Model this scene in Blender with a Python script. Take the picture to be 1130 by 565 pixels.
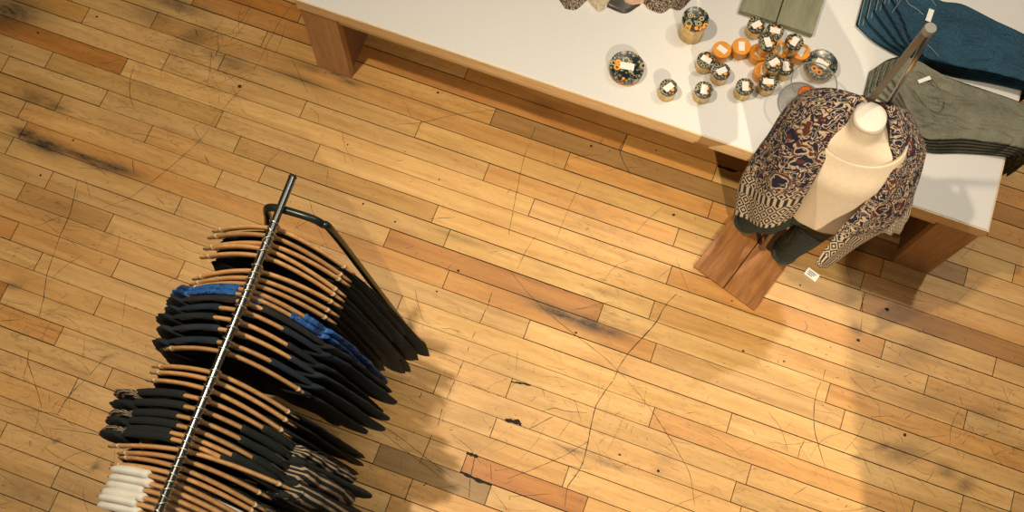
import bpy, bmesh, math, random
import numpy as np
from mathutils import Vector, Matrix, noise
S = bpy.context.scene
for o in list(bpy.data.objects): bpy.data.objects.remove(o)
# ---------------------------------------------------------------- camera
W, Hh = 1130, 565
CAMZ = 4.5; FPX = 1173.8
A, B, Cc = 0.26856663, 0.31007666, 0.07992556
R = (Matrix.Rotation(A, 3, 'Z') @ Matrix.Rotation(B, 3, 'X') @ Matrix.Rotation(Cc, 3, 'Z'))
cam_d = bpy.data.cameras.new('camera'); cam = bpy.data.objects.new('camera', cam_d)
S.collection.objects.link(cam); S.camera = cam
cam.matrix_world = Matrix.Translation((0, 0, CAMZ)) @ R.to_4x4()
cam_d.sensor_width = 36; cam_d.sensor_fit = 'HORIZONTAL'; cam_d.lens = FPX / W * 36
cam_d.clip_start = 0.05; cam_d.clip_end = 100
def at(x, y, z=0.0):
    d = R @ Vector(((x - W / 2) / FPX, -(y - Hh / 2) / FPX, -1.0))
    t = (CAMZ - z) / -d.z
    return Vector((d.x * t, d.y * t, z))
# ---------------------------------------------------------------- light
S.view_settings.view_transform = 'Standard'; S.view_settings.look = 'None'
S.view_settings.gamma = 1; S.view_settings.use_curve_mapping = False
S.view_settings.exposure = 0.12
wd = bpy.data.worlds.new('world'); S.world = wd; wd.use_nodes = True
wd.node_tree.nodes['Background'].inputs[0].default_value = (0.95, 0.95, 0.82, 1)
wd.node_tree.nodes['Background'].inputs[1].default_value = 0.07
def lamp(name, kind, loc, target, energy, color, **kw):
    l = bpy.data.lights.new(name, kind); l.energy = energy; l.color = color
    for k, v in kw.items(): setattr(l, k, v)
    o = bpy.data.objects.new(name, l); S.collection.objects.link(o)
    o.location = loc
    d = Vector(target) - Vector(loc)
    o.rotation_euler = d.to_track_quat('-Z', 'Y').to_euler()
    return o
WARM = (1.0, 0.83, 0.58)
# warm track spot over the rack, a weaker one over the middle of the floor, and one whose beam an added unseen wall cuts on the right
lamp('track_spot', 'SPOT', (-1.75, 0.75, 5.4), (-0.6, 0.75, 0), 640, WARM, spot_size=math.radians(84), spot_blend=1.0, shadow_soft_size=0.07)
lamp('middle_spot', 'SPOT', (0.45, 0.75, 5.4), (0.55, 0.95, 0), 110, WARM, spot_size=math.radians(52), spot_blend=1.0, shadow_soft_size=0.14)
lamp('beam_edge_spot', 'SPOT', (2.62, -2.63, 5.0), (0.75, 1.25, 0.2), 1050, WARM, spot_size=math.radians(36), spot_blend=0.9, shadow_soft_size=0.05)
lamp('table_end_spot', 'SPOT', (1.7, 3.3, 5.4), (1.2, 2.35, 0.6), 340, (1.0, 0.82, 0.58), spot_size=math.radians(36), spot_blend=0.8, shadow_soft_size=0.10)
lamp('ceiling_fill', 'AREA', (0.8, 3.2, 5.6), (0.2, 1.2, 0), 45, (0.95, 0.95, 0.86), size=2.2)  # unseen area lamp added as dim overhead fill
# ---------------------------------------------------------------- node helpers
def mat(name, color=(0.8, 0.8, 0.8), rough=0.5, metal=0.0, **kw):
    m = bpy.data.materials.new(name); m.use_nodes = True
    b = m.node_tree.nodes['Principled BSDF']
    b.inputs['Base Color'].default_value = (*color, 1)
    b.inputs['Roughness'].default_value = rough; b.inputs['Metallic'].default_value = metal
    for k, v in kw.items(): b.inputs[k].default_value = v
    return m
class NT:
    def __init__(s, m): s.t = m.node_tree; s.b = s.t.nodes['Principled BSDF']
    def n(s, typ, ins={}, **at_):
        x = s.t.nodes.new(typ)
        for k, v in at_.items(): setattr(x, k, v)
        for k, v in ins.items():
            if isinstance(v, bpy.types.NodeSocket): s.t.links.new(v, x.inputs[k])
            else: x.inputs[k].default_value = v
        return x
    def tex(s, typ, vec, scale, **kw):
        ins = {'Vector': vec, 'Scale': scale}; ins.update(kw.pop('ins', {}))
        return s.n(typ, ins, **kw)
    def coord(s, which='Object', scale=(1, 1, 1), rot=(0, 0, 0)):
        c = s.n('ShaderNodeTexCoord')
        return s.n('ShaderNodeMapping', {'Vector': c.outputs[which], 'Scale': scale, 'Rotation': rot}).outputs[0]
    def ramp(s, fac, stops, interp='LINEAR'):
        r = s.n('ShaderNodeValToRGB', {'Fac': fac}); cr = r.color_ramp; cr.interpolation = interp
        while len(cr.elements) < len(stops): cr.elements.new(0.5)
        for e, (p, c) in zip(cr.elements, stops):
            e.position = p; e.color = (*c, 1) if len(c) == 3 else c
        return r.outputs[0]
    def mix(s, fac, a, b, blend='MIX'):
        x = s.n('ShaderNodeMix', data_type='RGBA', blend_type=blend)
        for k, v in ((0, fac), (6, a), (7, b)):
            if isinstance(v, bpy.types.NodeSocket): s.t.links.new(v, x.inputs[k])
            else: x.inputs[k].default_value = v if k == 0 else ((*v, 1) if len(v) == 3 else v)
        return x.outputs[2]
    def math(s, op, a, b=0.0, c=0.0):
        return s.n('ShaderNodeMath', {0: a, 1: b, 2: c}, operation=op).outputs[0]
    def color(s, c): s.t.links.new(c, s.b.inputs['Base Color'])
    def bump(s, h, strength=0.3, dist=0.01):
        x = s.n('ShaderNodeBump', {'Height': h, 'Strength': strength, 'Distance': dist})
        s.t.links.new(x.outputs[0], s.b.inputs['Normal'])
def noise_mat(name, c1, c2, scale=8, rough=0.6, stretch=(1, 1, 1), metal=0, bump=0.0, detail=5, rnd=0.0, **kw):
    m = mat(name, c1, rough, metal, **kw); t = NT(m)
    v = t.coord('Object', stretch)
    nz = t.tex('ShaderNodeTexNoise', v, scale, ins={'Detail': detail})
    col = t.ramp(nz.outputs[0], [(0.32, c1), (0.68, c2)])
    if rnd:
        oi = t.n('ShaderNodeObjectInfo')
        f = t.math('MULTIPLY_ADD', oi.outputs['Random'], rnd, 1 - rnd / 2)
        hs = t.n('ShaderNodeHueSaturation', {'Value': f, 'Color': col}); col = hs.outputs[0]
    t.color(col)
    if bump: t.bump(nz.outputs[0], bump, 0.004)
    return m
# ---------------------------------------------------------------- mesh helpers
def tag(o, label=None, cat=None, group=None, kind=None):
    if label: o['label'] = label
    if cat: o['category'] = cat
    if group: o['group'] = group
    if kind: o['kind'] = kind
    return o
def link(name, me, parent=None, loc=None):
    o = bpy.data.objects.new(name, me); S.collection.objects.link(o)
    if parent: o.parent = parent
    if loc is not None: o.location = loc
    return o
def empty(name, loc=(0, 0, 0), rz=0, **k):
    o = bpy.data.objects.new(name, None); S.collection.objects.link(o)
    o.empty_display_size = 0.1; o.location = loc; o.rotation_euler = (0, 0, rz)
    return tag(o, **k)
def mesh(name, verts, faces, m, parent=None, smooth=True, uvs=None):
    me = bpy.data.meshes.new(name); me.from_pydata([tuple(v) for v in verts], [], faces)
    if uvs is not None:
        ul = me.uv_layers.new(name='UVMap')
        for p in me.polygons:
            for li in p.loop_indices: ul.data[li].uv = uvs[me.loops[li].vertex_index]
    if smooth: me.polygons.foreach_set('use_smooth', [True] * len(me.polygons))
    for x in (m if isinstance(m, (list, tuple)) else [m]): me.materials.append(x)
    me.update()
    return link(name, me, parent)
def from_bm(name, bm, m, parent=None, smooth=False):
    me = bpy.data.meshes.new(name); bm.normal_update(); bm.to_mesh(me); bm.free()
    if smooth:
        me.polygons.foreach_set('use_smooth', [True] * len(me.polygons))
    for x in (m if isinstance(m, (list, tuple)) else [m]): me.materials.append(x)
    return link(name, me, parent)
def box(bm, x0, x1, y0, y1, z0, z1, bev=0.0, M=None):
    r = bmesh.ops.create_cube(bm, size=1)
    vs = r['verts']
    for v in vs:
        v.co = Vector(((x0 + x1) / 2 + v.co.x * (x1 - x0), (y0 + y1) / 2 + v.co.y * (y1 - y0), (z0 + z1) / 2 + v.co.z * (z1 - z0)))
    if bev:
        es = list({e for v in vs for e in v.link_edges})
        r2 = bmesh.ops.bevel(bm, geom=es, offset=bev, segments=2, affect='EDGES', profile=0.5)
        vs = list({v for f in r2['faces'] for v in f.verts} | {v for v in vs if v.is_valid})
    if M is not None:
        for v in vs: v.co = M @ v.co
    return vs
def catmull(P, n):
    P = [Vector(p) for p in P]; out = []
    for i in range(len(P) - 1):
        p0 = P[i - 1] if i > 0 else P[i] * 2 - P[i + 1]; p1, p2 = P[i], P[i + 1]
        p3 = P[i + 2] if i + 2 < len(P) else P[i + 1] * 2 - P[i]
        for k in range(n):
            t = k / n
            out.append(0.5 * ((2 * p1) + (p2 - p0) * t + (2 * p0 - 5 * p1 + 4 * p2 - p3) * t * t + (3 * p1 - p0 - 3 * p2 + p3) * t ** 3))
    out.append(P[-1]); return out
def resample(P, n):
    L = [0]
    for a, b in zip(P, P[1:]): L.append(L[-1] + (b - a).length)
    out = []; j = 0
    for k in range(n):
        t = L[-1] * k / (n - 1)
        while j < len(P) - 2 and L[j + 1] < t: j += 1
        f = (t - L[j]) / max(1e-9, L[j + 1] - L[j]); out.append(P[j].lerp(P[j + 1], min(1, max(0, f))))
    return out
def tube(P, r, seg=10, flat=None, up=Vector((0, 0, 1))):
    """verts, faces of a tube along points; r a number or list; flat = (rx, ry) lists"""
    P = [Vector(p) for p in P]; n = len(P); V = []; F = []
    N = None
    for i, p in enumerate(P):
        d = (P[min(i + 1, n - 1)] - P[max(i - 1, 0)]).normalized()
        if N is None:
            N = (up - d * up.dot(d))
            if N.length < 1e-3: N = Vector((1, 0, 0)) - d * d.x
            N.normalize()
        else:
            N = (N - d * N.dot(d)).normalized()
        Bn = d.cross(N)
        ra, rb = (r[i] if isinstance(r, list) else r,) * 2
        if flat: ra, rb = flat[0][i] if isinstance(flat[0], list) else flat[0], flat[1][i] if isinstance(flat[1], list) else flat[1]
        for k in range(seg):
            a = 2 * math.pi * k / seg; V.append(p + N * (ra * math.cos(a)) + Bn * (rb * math.sin(a)))
    for i in range(n - 1):
        for k in range(seg):
            a = i * seg + k; b = i * seg + (k + 1) % seg
            F.append((a, b, b + seg, a + seg))
    F.append(tuple(range(seg))[::-1]); F.append(tuple((n - 1) * seg + k for k in range(seg)))
    return V, F
def merge(*parts):
    V = []; F = []
    for v, f in parts:
        o = len(V); V += list(v); F += [tuple(i + o for i in q) for q in f]
    return V, F
def lathe(prof, seg=32, c=(0, 0, 0)):
    V = []; F = []; n = len(prof)
    for r, z in prof:
        for k in range(seg):
            a = 2 * math.pi * k / seg; V.append(Vector((c[0] + r * math.cos(a), c[1] + r * math.sin(a), c[2] + z)))
    for i in range(n - 1):
        for k in range(seg):
            a = i * seg + k; b = i * seg + (k + 1) % seg; F.append((a, b, b + seg, a + seg))
    F.append(tuple(range(seg))[::-1]); F.append(tuple((n - 1) * seg + k for k in range(seg)))
    return V, F
def autosmooth(o, ang=40):
    me = o.data; bm = bmesh.new(); bm.from_mesh(me)
    for e in bm.edges:
        if len(e.link_faces) == 2 and e.calc_face_angle(0) > math.radians(ang): e.smooth = False
    bm.to_mesh(me); bm.free(); return o
rnd = random.Random(7)
# ================================================================ FLOOR
RW = 0.0899325; Y0 = 1.502232           # seam n lies at y = Y0 - n * RW
SC = 4.036
def rowof(y): return math.floor((Y0 - y) / RW)   # row n between seams n (far side) and n+1
JT = {(0, 0): [(552, 297), (738, 275), (986, 277), (462, 438), (980, 525), (684, 94), (262, 458), (20, 290), (218, 268), (378, 75), (860, 5), (320, 3)],
 (0, 140): [(97, 25), (489, 424), (796, 348), (219, 236), (66, 464), (660, 35), (1055, 80), (95, 285)],
 (0, 280): [(808, 67), (440, 225), (266, 360), (518, 58), (20, 170), (170, 35), (345, 560)],
 (0, 420): [(20, 215), (258, 410), (570, 210)],
 (280, 0): [(205, 80), (48, 172), (222, 482), (950, 320), (1065, 520), (740, 555)],
 (280, 140): [(732, 22), (1035, 203), (807, 387), (860, 496), (594, 492), (38, 205), (282, 110)],
 (560, 140): [(521, 65), (265, 154), (107, 358), (751, 491), (923, 205), (903, 370)],
 (560, 280): [(720, 95), (413, 266), (642, 252), (85, 339), (650, 442)],
 (280, 280): [(855, 115), (828, 552)],
 (280, 420): [(812, 25), (1070, 200), (935, 370), (1045, 505), (685, 500)],
 (560, 420): [(642, 165), (987, 192), (1075, 416), (258, 430), (350, 545), (10, 25)],
 (850, 280): [(410, 122), (872, 100), (1085, 90), (995, 520), (409, 218)],
 (850, 420): [(256, 55), (692, 30), (1080, 530)]}
joints = {}
for (x0, y0), L in JT.items():
    for u, v in L:
        p = at(x0 + u / SC, y0 + v / SC); joints.setdefault(rowof(p.y), []).append(p.x)
joints.setdefault(12, []).extend([-.62, -1.3]); joints.setdefault(2, []).append(-1.75)
TONE = {'n': (1, 1, 1), 'o': (1.0, 0.90, 0.78), 'P': (0.94, 0.79, 0.60), 'O': (0.74, 0.51, 0.28), 'B': (0.62, 0.49, 0.34), 'D': (0.42, 0.32, 0.22), 'g': (0.52, 0.51, 0.48), 's': (0.86, 0.80, 0.70), 'l': (1.10, 1.10, 1.08), 'M': (0.74, 0.59, 0.42)}
# (row + 0.5, x) of a plank and its tone; browns under and right of the table include dim light
TP = [(-1.5, -2.68, 'O'), (-3.5, -2.83, 'P'), (-7.5, -1.95, 'O'), (1.5, -2.72, 's'), (-.5, -2.5, 's'), (-1.5, -2.2, 'o'), (3.5, -2.5, 'P'), (6.5, -2.3, 's'), (.5, -1.6, 's'), (8.5, -2.3, 'o'), (8.5, -2.6, 'P'),
 (7.5, -1.65, 'O'), (10.5, -1.8, 'o'), (12.5, -2.2, 'P'), (11.5, -2.5, 'O'), (2.5, -.5, 'M'), (2.5, .4, 'M'), (3.5, 0, 'P'), (4.5, 0, 'P'), (-5.5, 0, 'D'), (-5.5, -.9, 's'), (-6.5, .1, 'P'), (-6.5, -.3, 'M'), (-6.5, .5, 'P'), (-7.5, 0, 'M'),
 (-4.5, -.5, 'P'), (-4.5, 0, 'o'), (-3.5, 0, 'P'), (-3.5, -.6, 'n'), (-4.5, .45, 'P'), (-.5, .45, 'P'), (11.5, 0, 'O'), (12.5, -.3, 'g'), (12.5, 0, 'n'), (6.5, .7, 'o'), (-2.5, 1.5, 'B'), (-2.5, .9, 's'), (-5.5, 1.45, 'g'), (-5.5, 1.7, 'n'), (-3.5, 1.4, 'o'),
 (2.5, 1.6, 'P'), (2.5, .9, 'l'), (4.5, 1.5, 's'), (3.5, 1.4, 'n'), (1.5, 1.2, 'o'), (-6.5, 1.85, 'P'), (-6.5, 1.5, 'n'), (-8.5, 1.7, 'P'), (-9.5, 1.7, 'M'), (-10.5, 1.7, 'P'), (-4.5, -1.2, 's'), (-5.5, -1.4, 's'), (-7.5, -1.2, 's'),
 (4.5, 1.0, 'l'), (5.5, 1.1, 'l'), (.5, -.2, 'l'), (1.5, -.2, 'l'), (-.5, -.3, 'l'), (7.5, -.4, 'l'), (6.5, -.3, 'l'), (5.5, .3, 'l'), (-1.5, -.6, 'l'), (9.5, .2, 'l'), (10.5, .6, 'l'), (8.5, .4, 'l')]
X0, X1 = -3.6, 2.9
planks = []
for n in range(-34, 26):
    ya = Y0 - n * RW; js = sorted(joints.get(n, []))
    j2 = []
    for x in js:
        if not j2 or x - j2[-1] > 0.06: j2.append(x)
    js = j2
    if not js: js = [rnd.uniform(-1.5, 1.0)]
    while js[0] > X0: js.insert(0, js[0] - rnd.uniform(0.8, 1.7))
    while js[-1] < X1: js.append(js[-1] + rnd.uniform(0.8, 1.7))
    k = 0
    while k < len(js) - 1:
        if js[k + 1] - js[k] > 2.6: js.insert(k + 1, js[k] + rnd.uniform(0.45, 0.55) * (js[k + 1] - js[k]))
        else: k += 1
    for a, b in zip(js, js[1:]):
        g = 0.93 + 0.14 * rnd.random(); w = rnd.uniform(-0.03, 0.03)
        c = [g, g * (1 + w * 0.6), g * (1 + w)]
        if rnd.random() < 0.10: c = [c[0], c[1] * 0.92, c[2] * 0.82]
        planks.append([a, b, ya - RW, ya, c, False])
for rv, tx, t in TP:
    p = Vector((tx, Y0 - rv * RW, 0))
    for q in planks:
        if q[0] <= p.x < q[1] and q[2] <= p.y < q[3]:
            q[4] = [TONE[t][i] * (0.97 + 0.06 * rnd.random()) for i in range(3)]; q[5] = True
# wear marks: px, py, half length along boards, half width, strength, angle
WEAR = [(12, 12, .16, .08, .75, 0.2), (2, 22, .10, .07, .5, 0), (50, 160, .13, .035, .95, 0), (28, 148, .07, .03, .9, 0), (95, 175, .18, .02, .9, -.04), (125, 184, .13, .022, .85, 0), (62, 118, .06, .02, .6, 0), (38, 108, .06, .03, .5, 0), (215, 42, .10, .07, .45, 1), (165, 17, .12, .05, .4, 0), (240, 62, .12, .03, .4, 0),
 (255, 68, .08, .04, .4, 0), (195, 5, .15, .04, .6, 0), (333, 88, .15, .02, .5, 0), (372, 82, .05, .012, .9, 0), (615, 345, .15, .022, .95, -.06), (650, 358, .12, .028, .9, 0), (675, 366, .07, .025, .7, 0), (597, 338, .08, .01, .9, 0), (505, 263, .12, .012, .5, 0), (600, 293, .08, .01, .35, 0), (665, 322, .08, .012, .3, 0),
 (465, 452, .0, .0, 0, 0), (637, 498, .10, .012, .55, .15), (670, 512, .10, .012, .5, 0), (735, 507, .05, .02, .3, 0), (727, 522, .03, .012, .5, 0), (530, 460, .14, .05, .18, .5), (520, 490, .10, .04, .22, 0), (560, 415, .12, .06, .16, 0),
 (1005, 350, .2, .05, .22, 0), (1010, 385, .15, .07, .28, .8), (995, 500, .10, .05, .45, .5), (1045, 520, .03, .05, .5, 1.4), (1065, 535, .05, .03, .5, 1), (975, 493, .04, .015, .7, .5), (945, 506, .02, .012, .6, 0), (1040, 440, .15, .05, .25, .5), (1085, 455, .12, .06, .3, 0), (990, 342, .04, .008, .8, 0),
 (925, 330, .12, .02, .2, 0), (106, 515, .015, .018, .8, 0), (60, 487, .03, .008, .6, .5), (118, 394, .03, .01, .6, .5), (15, 315, .04, .02, .5, .3), (70, 350, .03, .012, .3, 0), (20, 545, .2, .08, .3, 0), (90, 540, .15, .05, .2, 0), (575, 70, .1, .01, .3, 0), (600, 116, .06, .02, .4, 0), (725, 205, .05, .012, .3, 0),
 (120, 258, .03, .012, .4, 1.1), (60, 230, .16, .05, .2, .1), (55, 345, .02, .02, .3, 0), (20, 200, .1, .03, .15, 0), (345, 75, .10, .015, .6, 0), (385, 90, .06, .015, .7, 0), (980, 282, .12, .02, .2, 0)]
WV = [(at(a, b), l, w, s, r) for a, b, l, w, s, r in WEAR if s > 0]
WA = np.array([(p.x, p.y, l, w, s, r) for p, l, w, s, r in WV])
V = []; F = []; CT = []; CW = []
for a, b, y0, y1, c, _ in planks:
    gx = 0.0016; gap = rnd.choice([0.0013, 0.0018, 0.0025, 0.0032])
    nx = max(1, int((b - a) / 0.022)); ny = 4 if (y1 > -0.7 and y0 < 3.9) else 1
    if ny == 1: nx = 2
    o = len(V); xs = np.linspace(a + gx, b - gx, nx + 1); ys = np.linspace(y0 + gap, y1 - gap * .6, ny + 1)
    for x in xs:
        for y in ys:
            V.append((x, y, 0.0)); CT.append((*c, 1))
    for i in range(nx):
        for j in range(ny):
            q = o + i * (ny + 1) + j; F.append((q, q + ny + 1, q + ny + 2, q + 1))
Vn = np.array(V); wear = np.zeros(len(Vn))
for (cx, cy, l, w, s, r) in WA:
    dx = Vn[:, 0] - cx; dy = Vn[:, 1] - cy
    u = dx * math.cos(r) + dy * math.sin(r); v = -dx * math.sin(r) + dy * math.cos(r)
    wear = np.maximum(wear, s * np.exp(-((u / l) ** 2 + (v / w) ** 2)))
me = bpy.data.meshes.new('floor')
nb = len(V)
V += [(X0 - 2, -3.0, -0.004), (X1 + 2, -3.0, -0.004), (X1 + 2, 6.0, -0.004), (X0 - 2, 6.0, -0.004)]; F.append((nb, nb + 1, nb + 2, nb + 3)); CT += [(1, 1, 1, 1)] * 4
wear = np.append(wear, [0] * 4)
# long cracks and dents in the boards, as narrow ribbons with their own dark material
CR = [((560, 280), [(755, 178), (700, 235), (665, 300), (600, 375), (540, 440), (500, 500), (472, 560)], 1.6), ((560, 420), [(470, 0), (415, 75), (390, 125), (370, 215), (355, 290), (330, 380), (290, 440), (265, 480), (255, 560)], 1.6),
 ((560, 280), [(10, 75), (130, 215), (300, 360), (430, 460), (530, 560)], 0.9), ((560, 420), [(535, 0), (610, 90), (700, 220), (780, 350), (815, 430), (835, 560)], 1.0),
 ((0, 140), [(345, 235), (310, 390), (270, 480), (240, 565)], 1.3), ((0, 280), [(240, 0), (210, 90), (195, 190), (175, 280)], 1.3), ((0, 140), [(935, 0), (890, 60), (740, 195), (640, 270), (570, 320), (460, 360)], .8),
 ((0, 0), [(1120, 340), (1060, 410), (980, 500), (940, 560)], .8), ((0, 0), [(595, 290), (580, 360), (578, 420), (595, 480)], 1.1), ((560, 420), [(360, 270), (270, 325), (150, 380), (0, 438)], 1.0),
 ((560, 420), [(95, 215), (205, 160)], 1.2), ((560, 420), [(160, 135), (210, 122), (260, 135), (355, 145)], 1.0), ((280, 420), [(505, 160), (620, 230), (750, 330), (890, 435)], 1.0), ((280, 420), [(510, 180), (660, 300), (860, 450)], .8),
 ((280, 280), [(1060, 175), (1040, 240)], 1.4), ((280, 280), [(1033, 250), (1005, 310)], 1.5), ((280, 280), [(985, 350), (975, 375)], 1.2), ((280, 280), [(960, 415), (950, 435)], 1.2), ((280, 280), [(935, 475), (905, 545)], 1.4),
 ((280, 420), [(895, 0), (860, 80)], 1.2), ((280, 420), [(840, 125), (820, 200)], 1.2), ((280, 420), [(795, 240), (740, 370)], 1.2), ((280, 420), [(700, 455), (670, 545)], 1.2), ((280, 280), [(720, 155), (728, 210), (755, 300)], .8),
 ((850, 420), [(225, 5), (200, 80), (195, 200), (215, 290), (245, 385)], 1.2), ((850, 420), [(155, 262), (135, 300), (123, 345)], 1.1), ((0, 420), [(375, 0), (310, 65), (255, 150)], 1.3), ((0, 420), [(150, 0), (170, 60), (185, 120)], 1.2),
 ((0, 420), [(100, 130), (250, 150), (330, 205)], .8), ((0, 420), [(240, 215), (300, 220), (400, 235), (520, 260)], .9), ((0, 280), [(130, 430), (125, 480), (150, 560)], 1.2), ((0, 280), [(125, 480), (105, 545)], 1.0),
 ((850, 280), [(412, 175), (408, 260)], 1.2), ((850, 280), [(407, 290), (402, 345)], 1.0), ((850, 280), [(150, 300), (165, 325), (150, 350)], .9), ((850, 280), [(245, 515), (235, 560)], .9), ((0, 0), [(870, 130), (880, 160)], 1.5), ((0, 0), [(980, 200), (960, 250)], 1.3),
 ((560, 140), [(125, 0), (105, 50)], 1.0), ((560, 140), [(95, 80), (70, 150), (45, 270), (20, 400), (5, 480)], .9), ((560, 140), [(543, 30), (500, 100), (520, 160), (550, 215)], 1.2), ((560, 140), [(430, 40), (410, 80)], 1.0), ((560, 140), [(330, 240), (270, 370), (210, 520)], .6),
 ((0, 140), [(590, 150), (597, 205)], 1.2), ((0, 140), [(860, 0), (900, 70)], .8), ((0, 140), [(912, 125), (930, 165)], 1.3), ((0, 140), [(695, 310), (730, 345)], 1.0), ((0, 140), [(170, 440), (230, 415), (290, 395)], .9), ((0, 140), [(180, 400), (260, 480)], .7),
 ((280, 0), [(185, 10), (140, 60), (90, 140), (20, 280)], .8), ((280, 0), [(170, 265), (205, 340), (240, 410)], .8), ((280, 0), [(620, 555), (750, 545), (900, 510), (1070, 490)], .8), ((280, 0), [(250, 480), (285, 510), (290, 550)], .7),
 ((280, 140), [(120, 105), (60, 160)], .8), ((280, 140), [(330, 190), (325, 240)], .8), ((280, 140), [(300, 70), (390, 110), (410, 160)], .6), ((280, 140), [(180, 455), (240, 420)], .8), ((280, 140), [(780, 410), (900, 402)], .9), ((850, 420), [(110, 505), (160, 475)], .8), ((850, 420), [(600, 170), (640, 140)], .8),
 ((280, 420), [(755, 470), (770, 455)], 1.8), ((280, 420), [(750, 50), (738, 78)], 1.5), ((280, 420), [(985, 340), (965, 440), (960, 520)], 1.3), ((280, 420), [(1055, 370), (1060, 450)], .9), ((0, 280), [(0, 300), (90, 293)], 1.0), ((0, 280), [(400, 540), (475, 452)], .9), ((0, 280), [(545, 310), (545, 355)], .8), ((0, 280), [(560, 180), (548, 290)], .6)]
THICK = [((280, 420), [(920, 405), (990, 440), (1058, 466)], 5), ((280, 420), [(948, 322), (1000, 340)], 5), ((560, 420), [(-10, 175), (35, 185), (62, 195)], 5.5), ((560, 140), [(935, 173), (970, 185), (1022, 200)], 5), ((560, 420), [(15, 5), (60, 12), (105, 22)], 3), ((0, 0), [(1045, 395), (1075, 380)], 0)]
mats_idx = [0] * len(F)
def ribbon(pts, wd_, z):
    P = resample(catmull([Vector((p.x, p.y, 0)) for p in pts], 6), 4 * len(pts)); o = len(V)
    for i, p in enumerate(P):
        d = (P[min(i + 1, len(P) - 1)] - P[max(i - 1, 0)]).normalized(); nn = Vector((-d.y, d.x, 0))
        w2 = wd_ * (0.35 + 0.65 * math.sin(math.pi * min(1, max(0, (i + .6) / len(P)))) ** .5) * rnd.uniform(.55, 1.25) / 2
        j = Vector((rnd.uniform(-1, 1), rnd.uniform(-1, 1), 0)) * 0.0012
        V.append((p.x + nn.x * w2 + j.x, p.y + nn.y * w2 + j.y, z)); V.append((p.x - nn.x * w2 + j.x, p.y - nn.y * w2 + j.y, z))
    for i in range(len(P) - 1): F.append((o + 2 * i, o + 2 * i + 1, o + 2 * i + 3, o + 2 * i + 2)); mats_idx.append(1)
for (x0, y0), L, w in CR: ribbon([at(x0 + u / SC, y0 + v / SC) for u, v in L], w * 0.0024, 0.0003)
for (x0, y0), L, w in THICK:
    if w: ribbon([at(x0 + u / SC, y0 + v / SC) for u, v in L], w * 0.0030, 0.0004)
DOTS = [((0, 0), 1067, 385, 9), ((280, 0), 820, 412, 6), ((560, 140), 740, 392, 7), ((560, 140), 372, 85, 7), ((850, 280), 392, 385, 8), ((850, 280), 520, 248, 9), ((850, 420), 600, 242, 8), ((560, 420), 500, 330, 6), ((560, 420), 672, 402, 7), ((0, 0), 168, 146, 6), ((280, 280), 815, 168, 5), ((280, 140), 630, 423, 5), ((280, 140), 487, 343, 5), ((280, 140), 418, 80, 4), ((280, 140), 826, 235, 4), ((560, 280), 305, 352, 6), ((560, 280), 1050, 433, 6), ((0, 140), 180, 215, 6), ((0, 140), 325, 60, 5), ((850, 280), 62, 480, 5), ((850, 280), 133, 140, 5), ((280, 280), 910, 75, 6), ((560, 420), 45, 180, 12), ((0, 0), 432, 75, 6), ((560, 140), 662, 105, 4), ((560, 280), 1000, 210, 4)]
for (x0, y0), u, v, r in DOTS:
    p = at(x0 + u / SC, y0 + v / SC); o = len(V); r = r * 0.00085
    for k in range(9):
        a = 2 * math.pi * k / 9; q = r * rnd.uniform(.7, 1.25); V.append((p.x + 1.25 * q * math.cos(a), p.y + q * math.sin(a), 0.0005))
    F.append(tuple(range(o, o + 9))); mats_idx.append(1)
# many short scuffs and nicks, denser where people stand and drag the racks
for i in range(900):
    if i < 380: p = at(rnd.uniform(0, 1130), rnd.uniform(0, 565))
    else:
        cx, cy, sx, sy = rnd.choice([(60, 430, 70, 90), (230, 60, 60, 40), (70, 250, 60, 40), (530, 460, 60, 60), (1010, 400, 60, 70), (1050, 500, 60, 50), (60, 500, 60, 50), (640, 480, 60, 40), (860, 470, 60, 60), (250, 60, 30, 30)])
        p = at(rnd.gauss(cx, sx), rnd.gauss(cy, sy))
    a = rnd.uniform(0, 6.28) if rnd.random() < .75 else rnd.uniform(-.1, .1); L = rnd.choice([.006, .012, .02, .05, .09])
    d = Vector((math.cos(a), math.sin(a), 0)) * L; k = Vector((rnd.uniform(-.2, .2) * L, rnd.uniform(-.2, .2) * L, 0))
    ribbon([p - d, p + k, p + d], rnd.uniform(.0005, .0017) * (1.6 if L < .01 else 1), 0.0002)
me.from_pydata(V, [], F)
while len(CT) < len(V): CT.append((1, 1, 1, 1))
wear = np.append(wear, np.zeros(len(V) - len(wear)))
ca = me.color_attributes.new('tone', 'FLOAT_COLOR', 'POINT'); ca.data.foreach_set('color', np.array(CT, dtype=np.float32).ravel())
wa = me.attributes.new('wear', 'FLOAT', 'POINT'); wa.data.foreach_set('value', wear.astype(np.float32))
me.polygons.foreach_set('material_index', mats_idx)
mf = mat('maple_boards', (0.6, 0.4, 0.2), 0.42); t = NT(mf)
v = t.coord('Object'); vg = t.coord('Object', (1.2, 14, 1)); vh = t.coord('Object', (6, 60, 1))
attr = t.n('ShaderNodeAttribute', attribute_name='tone'); aw = t.n('ShaderNodeAttribute', attribute_name='wear')
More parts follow.
